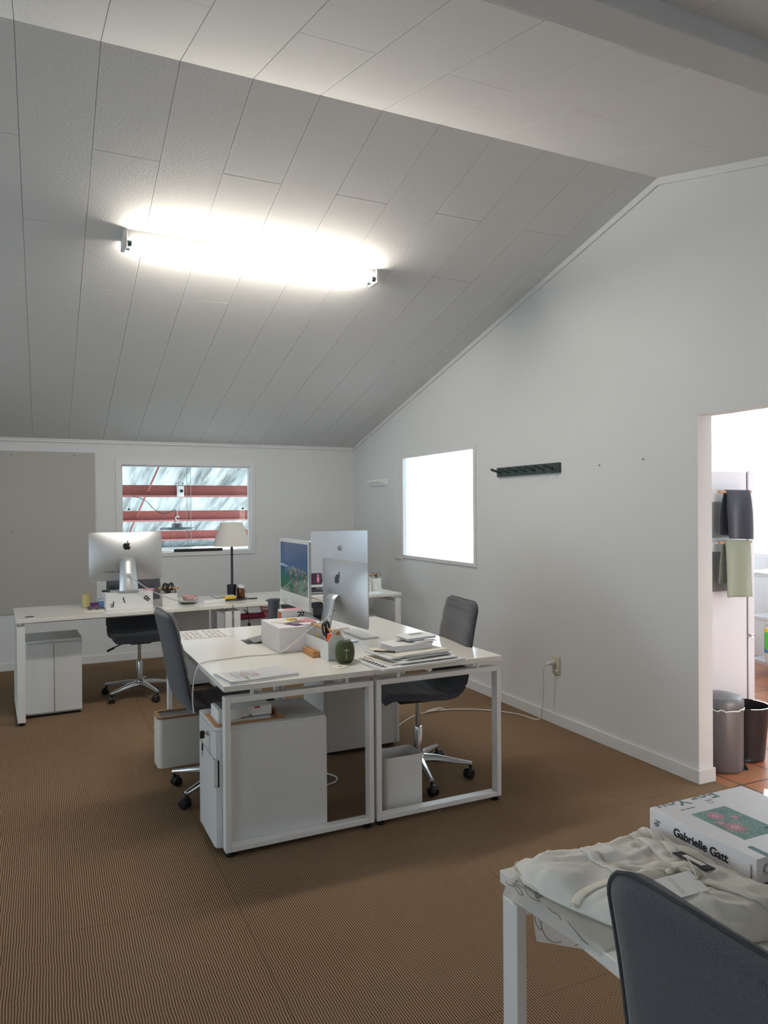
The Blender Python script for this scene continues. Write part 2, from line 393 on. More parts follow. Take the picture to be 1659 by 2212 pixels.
def obj(name, bm, m, parent=None, smooth=True, ang=35, bevel=0.0, seg=2, normals=True):
    if normals: bmesh.ops.recalc_face_normals(bm, faces=bm.faces[:])
    me = bpy.data.meshes.new(name); bm.to_mesh(me); bm.free()
    me.materials.append(M[m] if isinstance(m, str) else m)
    if smooth:
        for p in me.polygons: p.use_smooth = True
        me.set_sharp_from_angle(angle=math.radians(ang))
    o = bpy.data.objects.new(name, me); C.objects.link(o)
    if parent is not None: o.parent = parent
    if bevel:
        b = o.modifiers.new('bevel', 'BEVEL'); b.width = bevel; b.segments = seg; b.limit_method = 'ANGLE'; b.angle_limit = math.radians(40)
    return o
def tag(o, label, cat, group=None):
    o['label'] = label; o['category'] = cat
    if group: o['group'] = group
    return o
def thing(name, label, cat, loc=(0, 0, 0), rz=0.0, group=None):
    o = bpy.data.objects.new(name, None); C.objects.link(o); o.empty_display_size = 0.05
    o.location = loc; o.rotation_euler = (0, 0, rz)
    return tag(o, label, cat, group)
def struct(name, bm, m, parent=None, **kw):
    o = obj(name, bm, m, parent, **kw)
    if parent is None: o['kind'] = 'structure'
    return o
def dup(o, parent=None):
    c = o.copy(); C.objects.link(c)
    if parent is not None: c.parent = parent
    for ch in o.children: dup(ch, c)
    return c
def again(o, loc, rz, label, group=None):
    c = dup(o); c.location = loc; c.rotation_euler = (0, 0, rz); c['label'] = label
    if group: c['group'] = group
    return c
def text(name, s, size, origin, xd, yd, m, parent, depth=0.0004, align='LEFT', clip=None, bold=0.0, space=1.0):
    cu = bpy.data.curves.new('t', 'FONT'); cu.body = s; cu.size = size; cu.extrude = depth; cu.align_x = align; cu.offset = bold; cu.space_character = space
    t = bpy.data.objects.new('t', cu); C.objects.link(t)
    dg = bpy.context.evaluated_depsgraph_get(); me = bpy.data.meshes.new_from_object(t.evaluated_get(dg))
    bpy.data.objects.remove(t); bpy.data.curves.remove(cu)
    xd = Vector(xd).normalized(); yd = Vector(yd).normalized(); zd = xd.cross(yd)
    T = Matrix((xd, yd, zd)).transposed().to_4x4(); T.translation = origin
    bm = bmesh.new(); bm.from_mesh(me); bpy.data.meshes.remove(me)
    if clip is not None:
        bmesh.ops.bisect_plane(bm, geom=bm.verts[:]+bm.edges[:]+bm.faces[:], plane_co=(0, clip, 0), plane_no=(0, 1, 0), clear_inner=True)
    bmesh.ops.transform(bm, matrix=T, verts=bm.verts)
    return obj(name, bm, m, parent, smooth=False)

# ------------------------------------------------------------------ the setting
XR, YB, XL, YF = 3.186, 7.665, -3.0, -2.3
YR, ZR, KB, KF = 3.107, 3.368, 0.2608, 0.26
def zc(y): return ZR-KB*(y-YR) if y >= YR else ZR-KF*(YR-y)
bm = B(); box(bm, XL-0.1, XR+0.105, YF-0.1, YB+0.1, -0.1, 0.0)
struct('floor', bm, 'carpet', smooth=False)
bm = B(); box(bm, XR+0.107, 6.6, -0.2, 6.1, -0.1, -0.002)
struct('floor.001', bm, 'tiles', smooth=False)

def slope_panel(bm, xa, xb, ya, yb, th=0.012):
    n = Vector((0, -KB, -1)).normalized() if ya >= YR-1e-4 else Vector((0, KF, -1)).normalized()
    t = [Vector((x, y, zc(y))) for x, y in ((xa, ya), (xb, ya), (xb, yb), (xa, yb))]
    hexa(bm, [p+n*th for p in t]+t)
def panels(back):
    bm = B(); g = 0.0010; W = 0.308
    k0 = int(math.floor((XL-0.223)/W))-1
    for k in range(k0, 11):
        xa = max(0.223+W*k, XL)+g; xb = min(0.223+W*(k+1), XR)-g
        if xb-xa < 0.02: continue
        odd = (k % 2 == 0)
        if back:
            js = [3.713+1.209*i for i in range(4)] if odd else [4.314+1.203*i for i in range(3)]
            js = [YR+0.001]+[j for j in js if j < YB-0.1]+[YB]
        else:
            js = [2.495-1.21*i for i in range(4)] if odd else [1.89-1.21*i for i in range(4)]
            js = ([YR-0.001]+[j for j in js if j > YF+0.1]+[YF])[::-1]
        for a, b in zip(js, js[1:]): slope_panel(bm, xa, xb, a+g, b-g)
    n = 0.05
    ya, yb = (YR, YB+0.12) if back else (YF-0.12, YR)
    hexa(bm, [(x, y, zc(y)+0.0005) for x, y in ((XL-.1, ya), (XR+.1, ya), (XR+.1, yb), (XL-.1, yb))]+[(x, y, zc(y)+n) for x, y in ((XL-.1, ya), (XR+.1, ya), (XR+.1, yb), (XL-.1, yb))])
    return bm
struct('ceiling', panels(True), 'ceiling_paint', smooth=False, bevel=0.0009, seg=1)
struct('ceiling.001', panels(False), 'ceiling_paint', smooth=False, bevel=0.0009, seg=1)

TX = Matrix(((0, 0, 1, 0), (1, 0, 0, 0), (0, 1, 0, 0), (0, 0, 0, 1)))      # (a,b,d) -> (x=d, y=a, z=b)
TY = Matrix(((1, 0, 0, 0), (0, 0, 1, 0), (0, 1, 0, 0), (0, 0, 0, 1)))      # (a,b,d) -> (x=a, y=d, z=b)
def up(y): return zc(y)+0.03
bm = B(); X0, X1 = XR, XR+0.105
D0, D1, DZ = 2.05, 2.85, 1.983
W0, W1, WZ0, WZ1 = 5.068, 6.54, 1.02, 1.985
for poly in ([(YF, 0), (D0, 0), (D0, up(D0)), (YF, up(YF))], [(D0, DZ), (D1, DZ), (D1, up(D1)), (D0, up(D0))],
             [(D1, 0), (W0, 0), (W0, up(W0)), (YR, up(YR)), (D1, up(D1))], [(W0, 0), (W1, 0), (W1, WZ0), (W0, WZ0)],
             [(W0, WZ1), (W1, WZ1), (W1, up(W1)), (W0, up(W0))], [(W1, 0), (YB+0.1, 0), (YB+0.1, up(YB)), (W1, up(W1))]):
    prism(bm, poly, X0, X1, TX)
struct('wall_right', bm, 'wall_paint', smooth=False)
bm = B(); BX0, BX1, BZ0, BZ1 = 0.70, 2.003, 1.057, 1.943
zt = up(YB)
for a, b, z0, z1 in ((XL-.1, BX0, 0, zt), (BX1, XR+.105, 0, zt), (BX0, BX1, 0, BZ0), (BX0, BX1, BZ1, zt)): box(bm, a, b, YB, YB+0.105, z0, z1)
struct('wall_back', bm, 'wall_paint', smooth=False)
bm = B(); LZ0, LZ1 = 0.9, 2.2; LW = ((-1.7, 0.2), (2.8, 5.2)); ys = [YF-.1, -1.7, 0.2, 2.8, 5.2, YB+.1]  # two unseen window holes added to let in soft fill light
for i, (ya, yb) in enumerate(zip(ys, ys[1:])):
    roof_ = [(yb, up(yb))]+([(YR, up(YR))] if ya < YR < yb else [])+[(ya, up(ya))]
    if i % 2 == 0: prism(bm, [(ya, 0), (yb, 0)]+roof_, XL-0.1, XL, TX)
    else: prism(bm, [(ya, 0), (yb, 0), (yb, LZ0), (ya, LZ0)], XL-0.1, XL, TX); prism(bm, [(ya, LZ1), (yb, LZ1)]+roof_, XL-0.1, XL, TX)
struct('wall_left', bm, 'wall_paint', smooth=False)
for i, (ya, yb) in enumerate(LW):  # windows added out of view to brighten the room from the left
    fill_window = bpy.data.objects.new('window_%d' % (4+i), None); C.objects.link(fill_window); fill_window['kind'] = 'structure'; fill_window.location = (XL, (ya+yb)/2, 1.55)
    bm = B()
    for a in ((-(yb-ya)/2, -(yb-ya)/2+0.04, -0.65, 0.65), ((yb-ya)/2-0.04, (yb-ya)/2, -0.65, 0.65), (-0.02, 0.02, -0.65, 0.65), (-(yb-ya)/2+0.04, (yb-ya)/2-0.04, 0.61, 0.65), (-(yb-ya)/2+0.04, (yb-ya)/2-0.04, -0.65, -0.61)): box(bm, -0.08, -0.03, *a)
    obj('window_frame', bm, 'trim_paint', fill_window, smooth=False)
    bm = B(); box(bm, -0.06, -0.056, -(yb-ya)/2+0.04, (yb-ya)/2-0.04, -0.61, 0.61); obj('pane', bm, 'glass', fill_window, smooth=False)
bm = B(); box(bm, XL-.1, XR+.105, YF-.1, YF, 0, up(YF)); struct('wall_front', bm, 'wall_paint', smooth=False)
bm = B(); box(bm, XL, XR, 1.5845, 1.71, 2.891, zc(1.71)+0.01); struct('trim_1', bm, 'wall_paint', smooth=False, bevel=0.004)
# cornices
bm = B(); box(bm, XL, XR, YB-0.022, YB, zc(YB)-0.034, zc(YB)+0.006); box(bm, XL, XR, YB-0.036, YB, zc(YB)-0.014, zc(YB)+0.008); struct('trim_2', bm, 'trim_paint', smooth=False, bevel=0.003)
bm = B()
prism(bm, [(YR, ZR-0.052), (YB, zc(YB)-0.044), (YB, zc(YB)-0.004), (YR, ZR-0.012)], XR-0.016, XR, TX)
prism(bm, [(YF, zc(YF)-0.044), (YR, ZR-0.052), (YR, ZR-0.012), (YF, zc(YF)-0.004)], XR-0.016, XR, TX)
struct('trim_3', bm, 'trim_paint', smooth=False)
# baseboards
bm = B(); box(bm, XR-0.014, XR, D1, YB, 0, 0.075); box(bm, XR-0.014, XR+0.112, D1-0.013, D1, 0, 0.075)
struct('baseboard_right', bm, 'trim_paint', smooth=False, bevel=0.003)
bm = B(); box(bm, XL, XR-0.014, YB-0.014, YB, 0, 0.075); struct('baseboard_back', bm, 'trim_paint', smooth=False, bevel=0.003)
bm = B(); box(bm, XL, XL+0.014, YF, YB-0.014, 0, 0.075); struct('baseboard_left', bm, 'trim_paint', smooth=False, bevel=0.003)

def part(name, bm, m, parent, **kw): return obj(name, bm, m, parent, **kw)
# window in the back wall
w1 = bpy.data.objects.new('window_1', None); C.objects.link(w1); w1['kind'] = 'structure'; w1.location = (1.35, YB, 1.5)
def W1(x0, x1, y0, y1, z0, z1, bm): box(bm, x0-1.35, x1-1.35, y0-YB, y1-YB, z0-1.5, z1-1.5)
bm = B()
for a in ((0.647, 0.70, 1.018, 2.004), (2.003, 2.047, 1.018, 2.004), (0.70, 2.003, 1.943, 2.004), (0.70, 2.003, 1.018, 1.057)): W1(a[0], a[1], YB-0.014, YB-0.0005, a[2], a[3], bm)
part('window_frame', bm, 'trim_paint', w1, smooth=False, bevel=0.002)
bm = B()
for a in ((0.70, 0.714, 1.057, 1.943), (1.989, 2.003, 1.057, 1.943), (0.714, 1.989, 1.929, 1.943), (0.714, 1.989, 1.057, 1.067)): W1(a[0], a[1], YB+0.03, YB+0.09, a[2], a[3], bm)
part('window_sash', bm, 'trim_paint', w1, smooth=False)
bm = B(); W1(0.716, 1.385, YB+0.050, YB+0.054, 1.068, 1.928, bm); part('pane', bm, 'glass', w1, smooth=False)
bm = B(); W1(1.345, 1.988, YB+0.066, YB+0.070, 1.068, 1.928, bm); part('pane', bm, 'glass', w1, smooth=False)
bm = B(); W1(1.383, 1.387, YB+0.049, YB+0.055, 1.068, 1.928, bm); W1(1.343, 1.347, YB+0.065, YB+0.071, 1.068, 1.928, bm); part('pane_edge', bm, 'clear_cap', w1, smooth=False)
for x in (0.775, 1.928):
    bm = B(); cyl(bm, (x-1.35, 0.045, 0.0), (x-1.35, 0.0495, 0.0), 0.012, seg=16); part('window_stop', bm, 'ink_grey', w1)
# window in the right wall
w2 = bpy.data.objects.new('window_2', None); C.objects.link(w2); w2['kind'] = 'structure'; w2.location = (XR, 5.73, 1.5)
def W2(x0, x1, y0, y1, z0, z1, bm): box(bm, x0-XR, x1-XR, y0-5.73, y1-5.73, z0-1.5, z1-1.5)
bm = B()
for a in ((6.388, 6.56, 0.99, 2.0), (5.064, 5.100, 1.007, 2.0), (5.100, 6.388, 1.972, 2.0), (5.100, 6.388, 1.007, 1.038)): W2(XR-0.013, XR-0.0005, a[0], a[1], a[2], a[3], bm)
part('window_frame', bm, 'trim_paint', w2, smooth=False, bevel=0.002)
bm = B(); W2(XR+0.004, XR+0.008, 5.075, 6.53, 1.025, 1.98, bm); part('pane', bm, 'glass', w2, smooth=False)

# ------------------------------------------------------------------ outside the windows
bm = B(); box(bm, -20, 30, -20, 40, -0.2, -0.12); struct('floor.002', bm, 'concrete', smooth=False)
def zroof(y): return 2.30-KB*(y-YB)
bm = B(); n = 84
def corr(u, v):
    x = -4+7.25*u; y = 7.85+5.6*v; i = round(u*(n-1)); ph = i % 6
    return Vector((x, y, zroof(y)+(0.022 if ph in (0, 1) else 0.0)))
grid(bm, corr, n, 12); o = struct('ceiling.002', bm, 'sheet', smooth=False)
bm = B(); box(bm, -4, 3.25, 13.3, 13.4, -0.1, 1.3); struct('wall_shed', bm, 'shed_wall', smooth=False)
bm = B(); box(bm, -0.6, 3.2, 7.80, 8.75, 0.90, 1.055); struct('trim_4', bm, 'trim_paint', smooth=False)
for i, y in enumerate((9.55, 10.80, 12.05)):
    z = zroof(y)-0.008
    pr = thing('steel_purlin', ['red steel roof purlin nearest the window, carrying the white junction box', 'middle red steel roof purlin behind the pendant light hook', 'lowest red steel roof purlin, behind the pendant disc'][i], 'beam', (0.0, y, z))
    bm = B(); box(bm, -3.9, 3.2, -0.004, 0.004, -0.147, 0); part('web', bm, 'purlin_red', pr, smooth=False)
    bm = B(); box(bm, -3.9, 3.2, -0.055, -0.004, -0.152, -0.146); box(bm, -3.9, 3.2, -0.055, -0.051, -0.146, -0.128); part('flange', bm, 'purlin_pink', pr, smooth=False)
for i, (ya, yb) in enumerate(((8.5, 9.53), (9.57, 10.78), (10.82, 12.03))):
    bm = B(); cyl(bm, (1.20, ya, zroof(ya)-0.05), (1.18, yb, zroof(yb)-0.10), 0.011, seg=10)
    tag(obj('tie_rod', bm, 'purlin_red'), ['red tie rod running up from the nearest purlin', 'red tie rod between nearest and middle purlins', 'red tie rod between middle and lowest purlins'][i], 'rod')
jb = thing('junction_box', 'white electrical junction box fixed to the nearest red purlin', 'electrical box', (1.575, 9.48, 1.655))
bm = B(); box(bm, -0.037, 0.037, -0.03, 0.03, 0, 0.135); part('housing', bm, 'white_plastic', jb, bevel=0.006)
bm = B(); cyl(bm, (0.005, -0.03, 0.07), (0.005, -0.05, 0.07), 0.02); part('knob', bm, 'black_plastic', jb)
bm = B(); tube(bm, smooth_path([(0.02, 0, 0.13), (0.03, -0.01, 0.18), (0, -0.01, 0.2), (-0.06, 0, 0.16)]), 0.005); part('lead', bm, 'black_plastic', jb)
pe = thing('pendant_light', 'grey disc pendant light on a white hook, seen through the back window', 'light', (1.453, 9.0, 1.245))
bm = B(); lathe(bm, [(0, 0), (0.19, 0.004), (0.198, 0.012), (0.198, 0.026), (0.185, 0.032), (0.06, 0.036), (0, 0.036)], 40); part('disc', bm, 'pendant_grey', pe)
bm = B(); lathe(bm, [(0, 0.034), (0.062, 0.034), (0.062, 0.07), (0.05, 0.08), (0, 0.08)], 28); part('hub', bm, 'pendant_grey', pe)
bm = B(); tube(bm, smooth_path([(0, 0, 0.08), (0.005, 0, 0.115), (-0.018, 0, 0.13), (-0.015, 0, 0.155), (0.012, 0, 0.165), (0.02, 0, 0.15)]), 0.007); part('hook', bm, 'white_plastic', pe)
bm = B(); cyl(bm, (0.002, 0, 0.16), (0.0, 0, 0.66), 0.003, seg=6); part('hanger_wire', bm, 'cable_white', pe)
bm = B(); tube(bm, smooth_path([(-0.46, 0.5, 0.42), (-0.33, 0.3, 0.36), (-0.25, 0.1, 0.25), (-0.16, 0, 0.20), (-0.08, 0, 0.22), (-0.025, 0, 0.245), (-0.02, 0, 0.19), (-0.03, 0, 0.07)]), 0.004); part('power_lead', bm, 'black_plastic', pe)
bm = B(); box(bm, 1.205, 1.70, 7.671, 7.692, 1.0575, 1.088); tag(obj('sill_bar', bm, 'black_plastic', bevel=0.003), 'long black bar lying on the back window sill', 'bar')
# unseen wall added to keep the low sun off the right hand window
bm = B(); box(bm, 8.1, 9.0, 7.25, 12.5, -0.12, 6.5); struct('wall_sun_block', bm, 'wall_paint', smooth=False)

# ------------------------------------------------------------------ kitchen beyond the doorway
bm = B(); box(bm, X1, 5.55, 4.95, 5.03, 0, 2.72); box(bm, 5.55, 5.63, 4.95, 5.95, 0, 2.72); box(bm, 5.55, 6.5, 5.95, 6.03, 0, 2.72); struct('wall_kitchen', bm, 'wall_paint', smooth=False)
bm = B(); box(bm, X1, 6.5, -0.2, -0.1, 0, 2.72); struct('wall_kitchen_front', bm, 'wall_paint', smooth=False)
bm = B(); box(bm, X1+0.001, 6.55, -0.2, 6.03, 2.72, 2.8); struct('ceiling.003', bm, 'wall_paint', smooth=False)
bm = B(); box(bm, 6.4, 6.5, -0.1, 5.95, 0, 0.98); box(bm, 6.4, 6.5, -0.1, 5.95, 2.58, 2.72); box(bm, 6.4, 6.5, -0.1, 1.25, 0.98, 2.58); struct('wall_kitchen_far', bm, 'wall_paint', smooth=False)
w3 = bpy.data.objects.new('window_3', None); C.objects.link(w3); w3['kind'] = 'structure'; w3.location = (6.4, 3, 1)
bm = B()
box(bm, 0.0, 0.07, -1.749, 2.949, 1.10, 1.135); box(bm, 0.0, 0.07, -1.749, 2.949, -0.02, 0.02)
for y in (5.30, 3.9, 2.5): box(bm, -0.01, 0.08, y-3-0.045, y-3+0.045, -0.02, 1.58)
part('window_frame', bm, 'trim_paint', w3, smooth=False)

# ------------------------------------------------------------------ ceiling light
fl = thing('fluorescent_light', 'lit twin tube fluorescent batten on the sloping ceiling', 'ceiling light', (0.41, 4.325, 3.0), 0.028)
fl.rotation_euler = (math.atan(-KB)*0.0, 0.0, 0.028)
L_ = 1.575
bm = B(); prism(bm, [(-0.055, 0.0545), (0.055, 0.026), (0.045, 0.005), (-0.045, 0.012)], 0, L_, TX); part('batten', bm, 'white_plastic', fl, bevel=0.003)
for x in (0.0, L_-0.022):
    e = bm = B(); prism(bm, [(-0.062, 0.055), (0.060, 0.024), (0.062, -0.045), (-0.062, -0.045)], x, x+0.022, TX); q = part('end_cap', bm, 'white_plastic', fl, bevel=0.003)
for y in (-0.035, 0.035):
    bm = B(); cyl(bm, (0.048, y, -0.02), (L_-0.048, y, -0.02), 0.014, seg=20); t = part('tube', bm, 'tube_glow', fl)
    t['label'] = 'glowing white tube'
    for x in (0.022, L_-0.048):
        bm = B(); cyl(bm, (x, y, -0.02), (x+0.026, y, -0.02), 0.0165, seg=16); part('lamp_holder', bm, 'peg_green', t)

# ------------------------------------------------------------------ wall fittings
pb = thing('pinboard', 'large blank grey beige pinboard on the back wall', 'pinboard', (-0.62, YB, 0.525))
bm = B(); box(bm, -1.07, 1.077, -0.014, -0.0005, 0.0, 1.528); part('board', bm, 'pinboard_cloth', pb, bevel=0.002)
for x, z in ((-0.27, 2.018), (0.276, 2.023), (-0.265, 1.292), (-0.26, 0.577)):
    bm = B(); cyl(bm, (x+0.62, -0.014, z-0.525), (x+0.62, -0.018, z-0.525), 0.006, seg=12); part('screw', bm, 'ink_grey', pb)
def peg_rack(name, label, y0, y1, z0, z1, n, m, pl, group=None):
    t = thing(name, label, 'peg rail', (XR, (y0+y1)/2, (z0+z1)/2)); h = (z1-z0)/2; w_ = (y1-y0)/2
    bm = B(); box(bm, -0.02, -0.0005, -w_, w_, -h, h); part('rail', bm, m, t, bevel=0.002)
    for i in range(n):
        y = -w_+2*w_*(i+0.5)/n*0.98+0.01
        bm = B(); cyl(bm, (-0.018, y, -0.008), (-0.018-pl, y, 0.018), 0.0085, 0.0095, seg=14); part('peg', bm, m, t, ang=60)
    return t
peg_rack('peg_rail', 'dark green seven peg rail right of the bright window', 3.993, 4.742, 1.728, 1.797, 7, 'peg_green', 0.09)
peg_rack('peg_rail', 'short white peg rail left of the bright window', 6.745, 7.08, 1.728, 1.792, 5, 'peg_white', 0.075)
for y, z in ((3.611, 1.756), (3.241, 1.771)):
    bm = B(); cyl(bm, (XR-0.0005, y, z), (XR-0.008, y, z), 0.004, seg=8)
    tag(obj('wall_hook', bm, 'ink_grey'), 'tiny grey picture hook on the right wall, %s' % ('nearer the peg rail' if y > 3.4 else 'nearer the doorway'), 'hook')
ot = thing('power_outlet', 'cream double power outlet low on the right wall', 'outlet', (XR, 4.053, 0.41))
bm = B(); box(bm, -0.010, -0.0005, -0.041, 0.041, -0.062, 0.062); part('plate', bm, 'outlet_cream', ot, bevel=0.003)
for y in (-0.018, 0.018):
    bm = B(); box(bm, -0.015, -0.0095, y-0.008, y+0.008, -0.046, -0.030); part('switch', bm, 'white_plastic', ot, bevel=0.002)
cord = thing('extension_cord', 'cream extension cord from the wall outlet across the carpet', 'cord', (XR-0.012, 4.065, 0.425))
cp = [(-0.062, 0.01, -0.012), (-0.075, 0.02, -0.06), (-0.068, 0.03, -0.18), (-0.06, 0.06, -0.33), (-0.055, 0.11, -0.415), (-0.10, 0.30, -0.418), (-0.26, 0.50, -0.418), (-0.50, 0.62, -0.418), (-0.75, 0.60, -0.418), (-1.0, 0.41, -0.418), (-1.2, 0.18, -0.418)]
bm = B(); tube(bm, smooth_path(cp, 10), 0.0042, 8); part('cable', bm, 'cable_white', cord)
bm = B(); cyl(bm, (0, 0, 0), (-0.03, 0, 0), 0.02, 0.019, 18); cyl(bm, (-0.03, 0, 0), (-0.062, 0.008, -0.012), 0.014, 0.007, 14); part('plug', bm, 'cable_white', cord)
bm = B(); tube(bm, smooth_path([(-0.56, 0.625, -0.412), (-0.62, 0.60, -0.405), (-0.66, 0.62, -0.410), (-0.55, 0.645, -0.405), (-0.52, 0.62, -0.412)], 6), 0.0045, 8); part('cable_tie_knot', bm, 'cable_white', cord)

# ------------------------------------------------------------------ desks
def make_desk(label, LEN=1.526, DEP=0.709, tw=0.05, ta=0.025):
    """long side along local y (0..LEN), depth along local x (0..DEP), loop frames at both ends"""
    t = thing('office_desk', label, 'desk')
    bm = B(); box(bm, 0, DEP, 0, LEN, 0.715, 0.74); part('tabletop', bm, 'desk_white', t, bevel=0.0015)
    for k, y in enumerate((0.004, LEN-0.004-tw)):
        zt_, zb_ = 0.688, 0.022
        bm = B()
        box(bm, 0.004, 0.004+ta, y, y+tw, zb_, zt_); box(bm, DEP-0.004-ta, DEP-0.004, y, y+tw, zb_, zt_)
        box(bm, 0.004+ta, DEP-0.004-ta, y, y+tw, zt_-ta, zt_); box(bm, 0.004+ta, DEP-0.004-ta, y, y+tw, zb_, zb_+ta)
        fr = part('leg_frame', bm, 'desk_steel', t, bevel=0.0025)
        for x in (0.03, DEP-0.03):
            bm = B(); lathe(bm, [(0, 0), (0.021, 0), (0.023, 0.008), (0.016, 0.014), (0.008, 0.016), (0.008, 0.024), (0, 0.024)], 18, Matrix.Translation((x, y+tw/2, 0.0005))); part('foot_glide', bm, 'black_plastic', fr)
        for x in (0.13, DEP-0.13):
            bm = B(); cyl(bm, (x, y+tw/2, zt_-0.002), (x, y+tw/2, 0.716), 0.009, seg=14); part('spacer', bm, 'desk_steel', t)
    bm = B()
    for x in (0.16, DEP-0.16): box(bm, x-0.02, x+0.02, 0.05, LEN-0.05, 0.690, 0.7145)
    part('underframe', bm, 'desk_steel', t, smooth=False)
    return t
deskA = make_desk('white desk of the middle pair holding the white monitor box and lined pad')
deskA.location = (0.690, 3.113, 0); deskA.rotation_euler = (0, 0, 0.0119)
cth, sth = math.cos(0.0119), math.sin(0.0119)
deskB = again(deskA, (0.690+0.716*cth, 3.113+0.716*sth, 0), 0.0119, 'white desk of the middle pair holding the paper pile and silver computer')
TH = 0.062
cT, sT = math.cos(TH), math.sin(TH)
NL = Vector((-0.178, 5.640, 0))
# long side along the back wall: local y -> along the row
deskC = again(deskA, (0, 0, 0), 0, 'white desk near the back wall holding the lettered white box')
deskD = again(deskA, (0, 0, 0), 0, 'white desk in the back right corner holding the caddy and low riser')
for k, d in enumerate((deskC, deskD)):
    a = k*1.538+1.530
    d.rotation_euler = (0, 0, TH+PI/2); d.location = (NL.x+a*cT, NL.y+a*sT, 0)
# seen from the chair side: local x -> away from the long edge, so the row lies behind its front edge
for k, d in enumerate((deskC, deskD)):
    a = k*1.538
    d.rotation_euler = (0, 0, TH-PI/2); d.location = (NL.x+a*cT-0.709*sT, NL.y+a*sT+0.709*cT, 0)
    d.scale = (1, 1, 1)
deskE = again(deskA, (0.858, 1.283-1.526, 0), 0.0, 'white desk in the foreground, loaded with the cream garment and book box')
deskF = again(deskA, (0.858+0.716, 1.283-1.526, 0), 0.0, 'second foreground desk, sunlit corner behind the book box')
for d, nm in ((deskC, 'C'),):
    bm = B(); lathe(bm, [(0, 0.7402), (0.030, 0.7402), (0.031, 0.7412), (0.024, 0.7418), (0, 0.7418)], 24, Matrix.Translation((0.58, 0.09, 0))); part('grommet', bm, 'black_plastic', deskC)
# flip-up cable hatch on the left middle desk
bm = B(); box(bm, 0.345, 0.47, 0.90, 1.06, 0.7402, 0.7408); h = part('cable_hatch', bm, 'foam_grey', deskA, smooth=False)
bm = B(); hexa(bm, [(0.385, 0.905, 0.743), (0.50, 0.905, 0.762), (0.50, 1.05, 0.762), (0.385, 1.05, 0.743), (0.385, 0.905, 0.747), (0.50, 0.905, 0.766), (0.50, 1.05, 0.766), (0.385, 1.05, 0.747)]); part('hatch_lid', bm, 'grey_card', h, smooth=False)
bm = B(); box(bm, 0.355, 0.38, 0.93, 1.0, 0.7408, 0.744); part('socket', bm, 'black_plastic', h, smooth=False)

